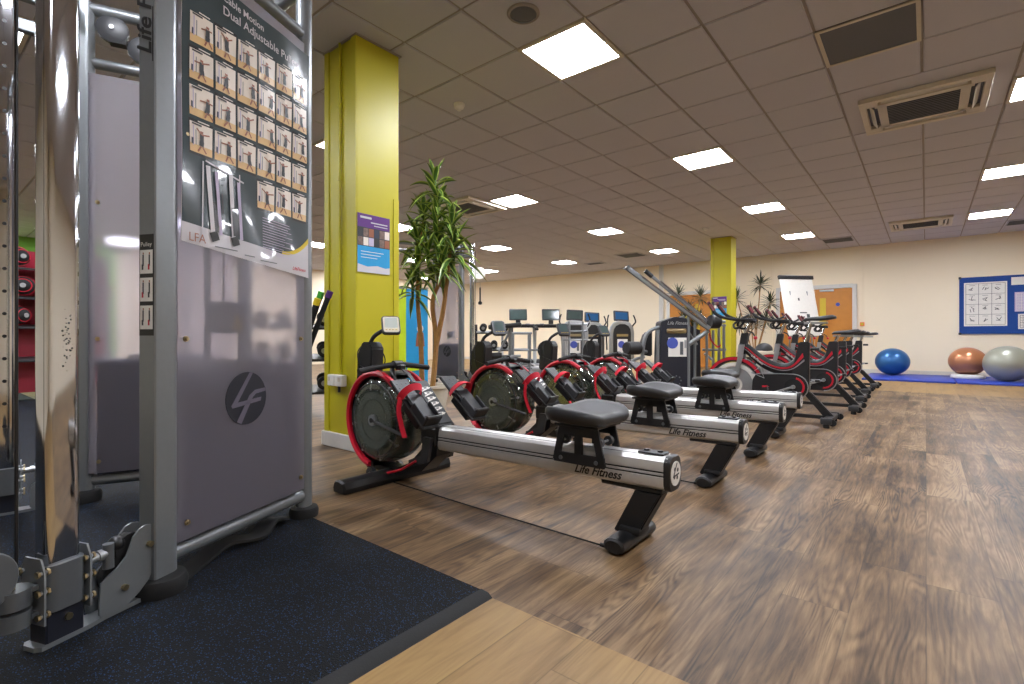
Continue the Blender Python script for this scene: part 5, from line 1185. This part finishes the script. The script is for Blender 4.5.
# ------------------------------------------------------------------ cardio machines along the back
def treadmill():
    t = thing('treadmill', None, 'treadmill', group='treadmills at the back')
    mb = MB(); mb.box((0, -.75, .12), (.80, 1.9, .16), 'silver', bev=.03, seg=2); mb.box((0, -.78, .205), (.52, 1.7, .012), 'rubber'); mb.box((0, .05, .18), (.78, .42, .24), 'dark', bev=.05, seg=3); mb.build('deck', t)
    for s in (-1, 1):
        mb = MB(); mb.tube(smooth_path([(s*.40, -.05, .15), (s*.41, .02, .7), (s*.40, -.02, 1.12)], 5), .035, 'silver', prof=rrect(.06, .09, .02, 3), up=(0, 1, 0)); mb.build('upright', t)
        mb = MB(); mb.tube(smooth_path([(s*.38, .02, 1.12), (s*.40, -.25, 1.12), (s*.40, -.52, 1.05)], 5), .028, 'rubber', seg=10); mb.build('side_rail', t)
    mb = MB(); mb.box((0, -.02, 1.15), (.86, .22, .09), 'black', bev=.03, seg=2); mb.box((0, -.18, 1.16), (.44, .06, .04), 'black', bev=.01); mb.box((.24, -.02, 1.2), (.1, .1, .02), 'grey'); mb.box((-.24, -.02, 1.2), (.1, .1, .02), 'grey'); mb.build('handlebar_console', t)
    mb = MB(); mb.box((0, .03, 1.27), (.12, .05, .14), 'black'); mb.box((0, .04, 1.44), (.46, .05, .30), 'dark', rot=rotx(-.25), bev=.02, seg=2); sc_ = mb.build('screen', t)
    mb = MB(); mb.box((0, .009, 1.44), (.40, .006, .24), 'screen', rot=rotx(-.25)); mb.build('display', sc_)
    return t
tm = treadmill()
for k, (x, y, lb) in enumerate(((-8.10, 10.15, 'left of the two far treadmills with tilted screens, directly right of the far cable machine'), (-7.46, 10.70, 'right of the two far treadmills with tilted screens against the pale wall'))):
    o = tm if k == 0 else copy_tree(tm); o.location = (x, y, 0); o.rotation_euler.z = YAW+.05; o['label'] = lb
def cross_trainer(lit):
    t = thing('cross_trainer', None, 'cross trainer', group='cross trainers at the back')
    A = [(-.29, .12), (-.29, 1.0), (-.27, 1.12), (-.20, 1.22), (-.08, 1.27), (.08, 1.27), (.20, 1.22), (.27, 1.12), (.29, 1.0), (.29, .12)]
    mb = MB(); mb.tube([V((x, 0, z)) for x, z in A], .04, 'silver', prof=rrect(.16, .06, .02, 3), up=(0, 1, 0)); mb.build('arch', t)
    mb = MB(); mb.prism([(x*.88, z*.975) for x, z in A], (0, .03, 0), (1, 0, 0), (0, 0, 1), .20, 'black'); mb.box((0, .02, .12), (.62, .7, .22), 'dark', bev=.05, seg=3); sh = mb.build('shroud', t)
    mb = MB(); mb.box((0, -.075, .92), (.34, .01, .07), 'brass'); mb.box((.0, -.074, .62), (.30, .006, .38), 'paper'); mb.cyl((-.03, -.076, .66), (-.03, -.080, .66), .10, 'bluedecal', seg=20); mb.box((.08, -.078, .6), (.06, .004, .22), 'grey2'); mb.build('placard', sh)
    mb = MB(); mb.box((0, .05, 1.33), (.14, .08, .14), 'black'); mb.box((0, .03, 1.47), (.46, .06, .32), 'dark', rot=rotx(-.3) @ roty(.06), bev=.03, seg=2); cs = mb.build('console', t)
    mb = MB(); mb.box((0, -.003, 1.475), (.36, .006, .22), 'screenblue' if lit else 'screen', rot=rotx(-.3) @ roty(.06)); mb.build('display', cs)
    for s in (-1, 1):
        mb = MB(); mb.tube(smooth_path([(s*.33, .3, .5), (s*.36, .25, 1.0), (s*.38, .1, 1.2), (s*.42, .0, 1.30), (s*.40, .02, 1.42), (s*.37, .04, 1.5)], 5), .02, 'rubber', seg=10); mb.build('moving_arm', t)
        mb = MB(); mb.box((s*.18, .75, .30), (.18, .45, .05), 'dark', rot=rotx(.1), bev=.01); mb.cyl((s*.24, .1, .35), (s*.24, 1.3, .28), .025, 'grey', seg=10); mb.build('foot_pedal', t)
    mb = MB(); mb.box((0, .75, .06), (.5, 1.3, .08), 'grey2', bev=.02); mb.build('rear_base', t)
    return t
cx0, cx1 = cross_trainer(True), cross_trainer(False)
for k, (x, y, src, lb) in enumerate(((-6.75, 13.20, cx0, 'cross trainer with a lit blue screen, nearest the diagonal lever machine'), (-7.77, 13.30, None, 'cross trainer with a bright blue screen, middle of the three'), (-7.50, 11.90, cx1, 'cross trainer with a dark screen, left of the three and beside the treadmills'))):
    o = src if src else copy_tree(cx0); o.location = (x, y, 0); o.rotation_euler.z = YAW+.15-k*.1; o['label'] = lb
# grey frame and flat pad machine behind the second rower
t = thing('plate_frame', 'grey tube exercise frame with crossbars behind the second and third rowers', 'exercise frame', (-5.53, 7.10, 0), YAW)
mb = MB()
for x in (-.20, .10): mb.cyl((x, 0, 0), (x, 0, .92), .025, 'grey', seg=12); mb.cyl((x, .5, 0), (x, .5, .92), .025, 'grey', seg=12)
mb.build('upright', t)
for z in (.92, .62, .30):
    for y in (0, .5): mb = MB(); mb.cyl((-.24, y, z), (.14, y, z), .02, 'grey', seg=10); mb.build('crossbar', t)
for x in (-.2, .1): mb = MB(); mb.cyl((x, 0, .9), (x, .5, .9), .02, 'grey', seg=10); mb.build('crossbar', t)
mb = MB(); mb.lathe([(0, -.02), (.17, -.02), (.18, 0), (.17, .02), (0, .02)], (.42, .1, .62), (.2, 1, 0), 'rubber', 24); mb.cyl((.1, .1, .62), (.42, .1, .62), .02, 'grey'); mb.build('weight_plate', t)
t = thing('padded_bench', 'black flat pad bench machine with grey legs right of the far cable column', 'bench', (-5.15, 6.12, 0), YAW)
mb = MB(); mb.box((0, 0, 1.02), (.52, .34, .07), 'vinyl', rot=roty(-.08), bev=.02, seg=2); mb.build('pad', t)
mb = MB(); mb.cyl((.08, 0, 0), (.08, 0, 1.0), .03, 'grey', seg=12); mb.cyl((-.2, .1, .4), (.08, .1, .95), .02, 'grey', seg=10); mb.cyl((.05, .1, .1), (.30, .1, .5), .02, 'grey', seg=10); mb.cyl((-.25, 0, .55), (.25, 0, .55), .02, 'grey', seg=10); mb.box((0, 0, .04), (.6, .5, .06), 'grey2', bev=.01); mb.build('support_frame', t)
mb = MB(); mb.lathe([(0, -.15), (.05, -.15), (.055, -.13), (.055, .13), (.05, .15), (0, .15)], (-.2, 0, .55), (1, 0, 0), 'vinyl', 18); mb.build('roller_pad', t)
# inner rack between the consoles
t = thing('bar_rack', 'thin grey upright rack with short crossbars in front of the dark screen cross trainer', 'rack', (-5.64, 8.96, 0), YAW)
mb = MB()
for x in (-.12, .16): mb.cyl((x, 0, 0), (x, 0, 1.18), .022, 'grey', seg=12)
mb.build('upright', t)
mb = MB()
for z in (1.12, .98, .8, .45): mb.cyl((-.25, 0, z), (.25, 0, z), .018, 'grey', seg=10)
mb.tube([(.22, 0, .98), (.32, 0, 1.12), (.30, 0, 1.2)], .015, 'silver', seg=8); mb.build('crossbar', t)
mb = MB(); mb.box((0, .0, .03), (.5, .45, .05), 'grey2', bev=.01); mb.build('base', t)
# small grey console pod machine behind the bikes
t = thing('console_pod', 'small pale grey console pod with a dark domed top behind the exercise bikes', 'exercise machine', (-2.55, 11.2, 0), YAW)
mb = MB(); mb.box((0, 0, .52), (.40, .3, .12), 'cream', bev=.04, seg=3); mb.box((0, 0, .25), (.16, .2, .5), 'grey', bev=.02); mb.build('body', t)
mb = MB(); mb.sphere((0, 0, .60), .17, 'dark', sc=(1, .8, .8)); mb.build('dome', t)
mb = MB(); mb.box((0, 0, .03), (.5, .5, .05), 'grey2', bev=.01); mb.build('base', t)
# ------------------------------------------------------------------ world and view
w = bpy.data.worlds.new('world'); SC.world = w; w.use_nodes = True
w.node_tree.nodes['Background'].inputs[0].default_value = (.5, .55, .6, 1); w.node_tree.nodes['Background'].inputs[1].default_value = .3
vs_ = SC.view_settings; vs_.view_transform = 'Standard'; vs_.look = 'None'; vs_.gamma = 1; vs_.exposure = 0; vs_.use_curve_mapping = False
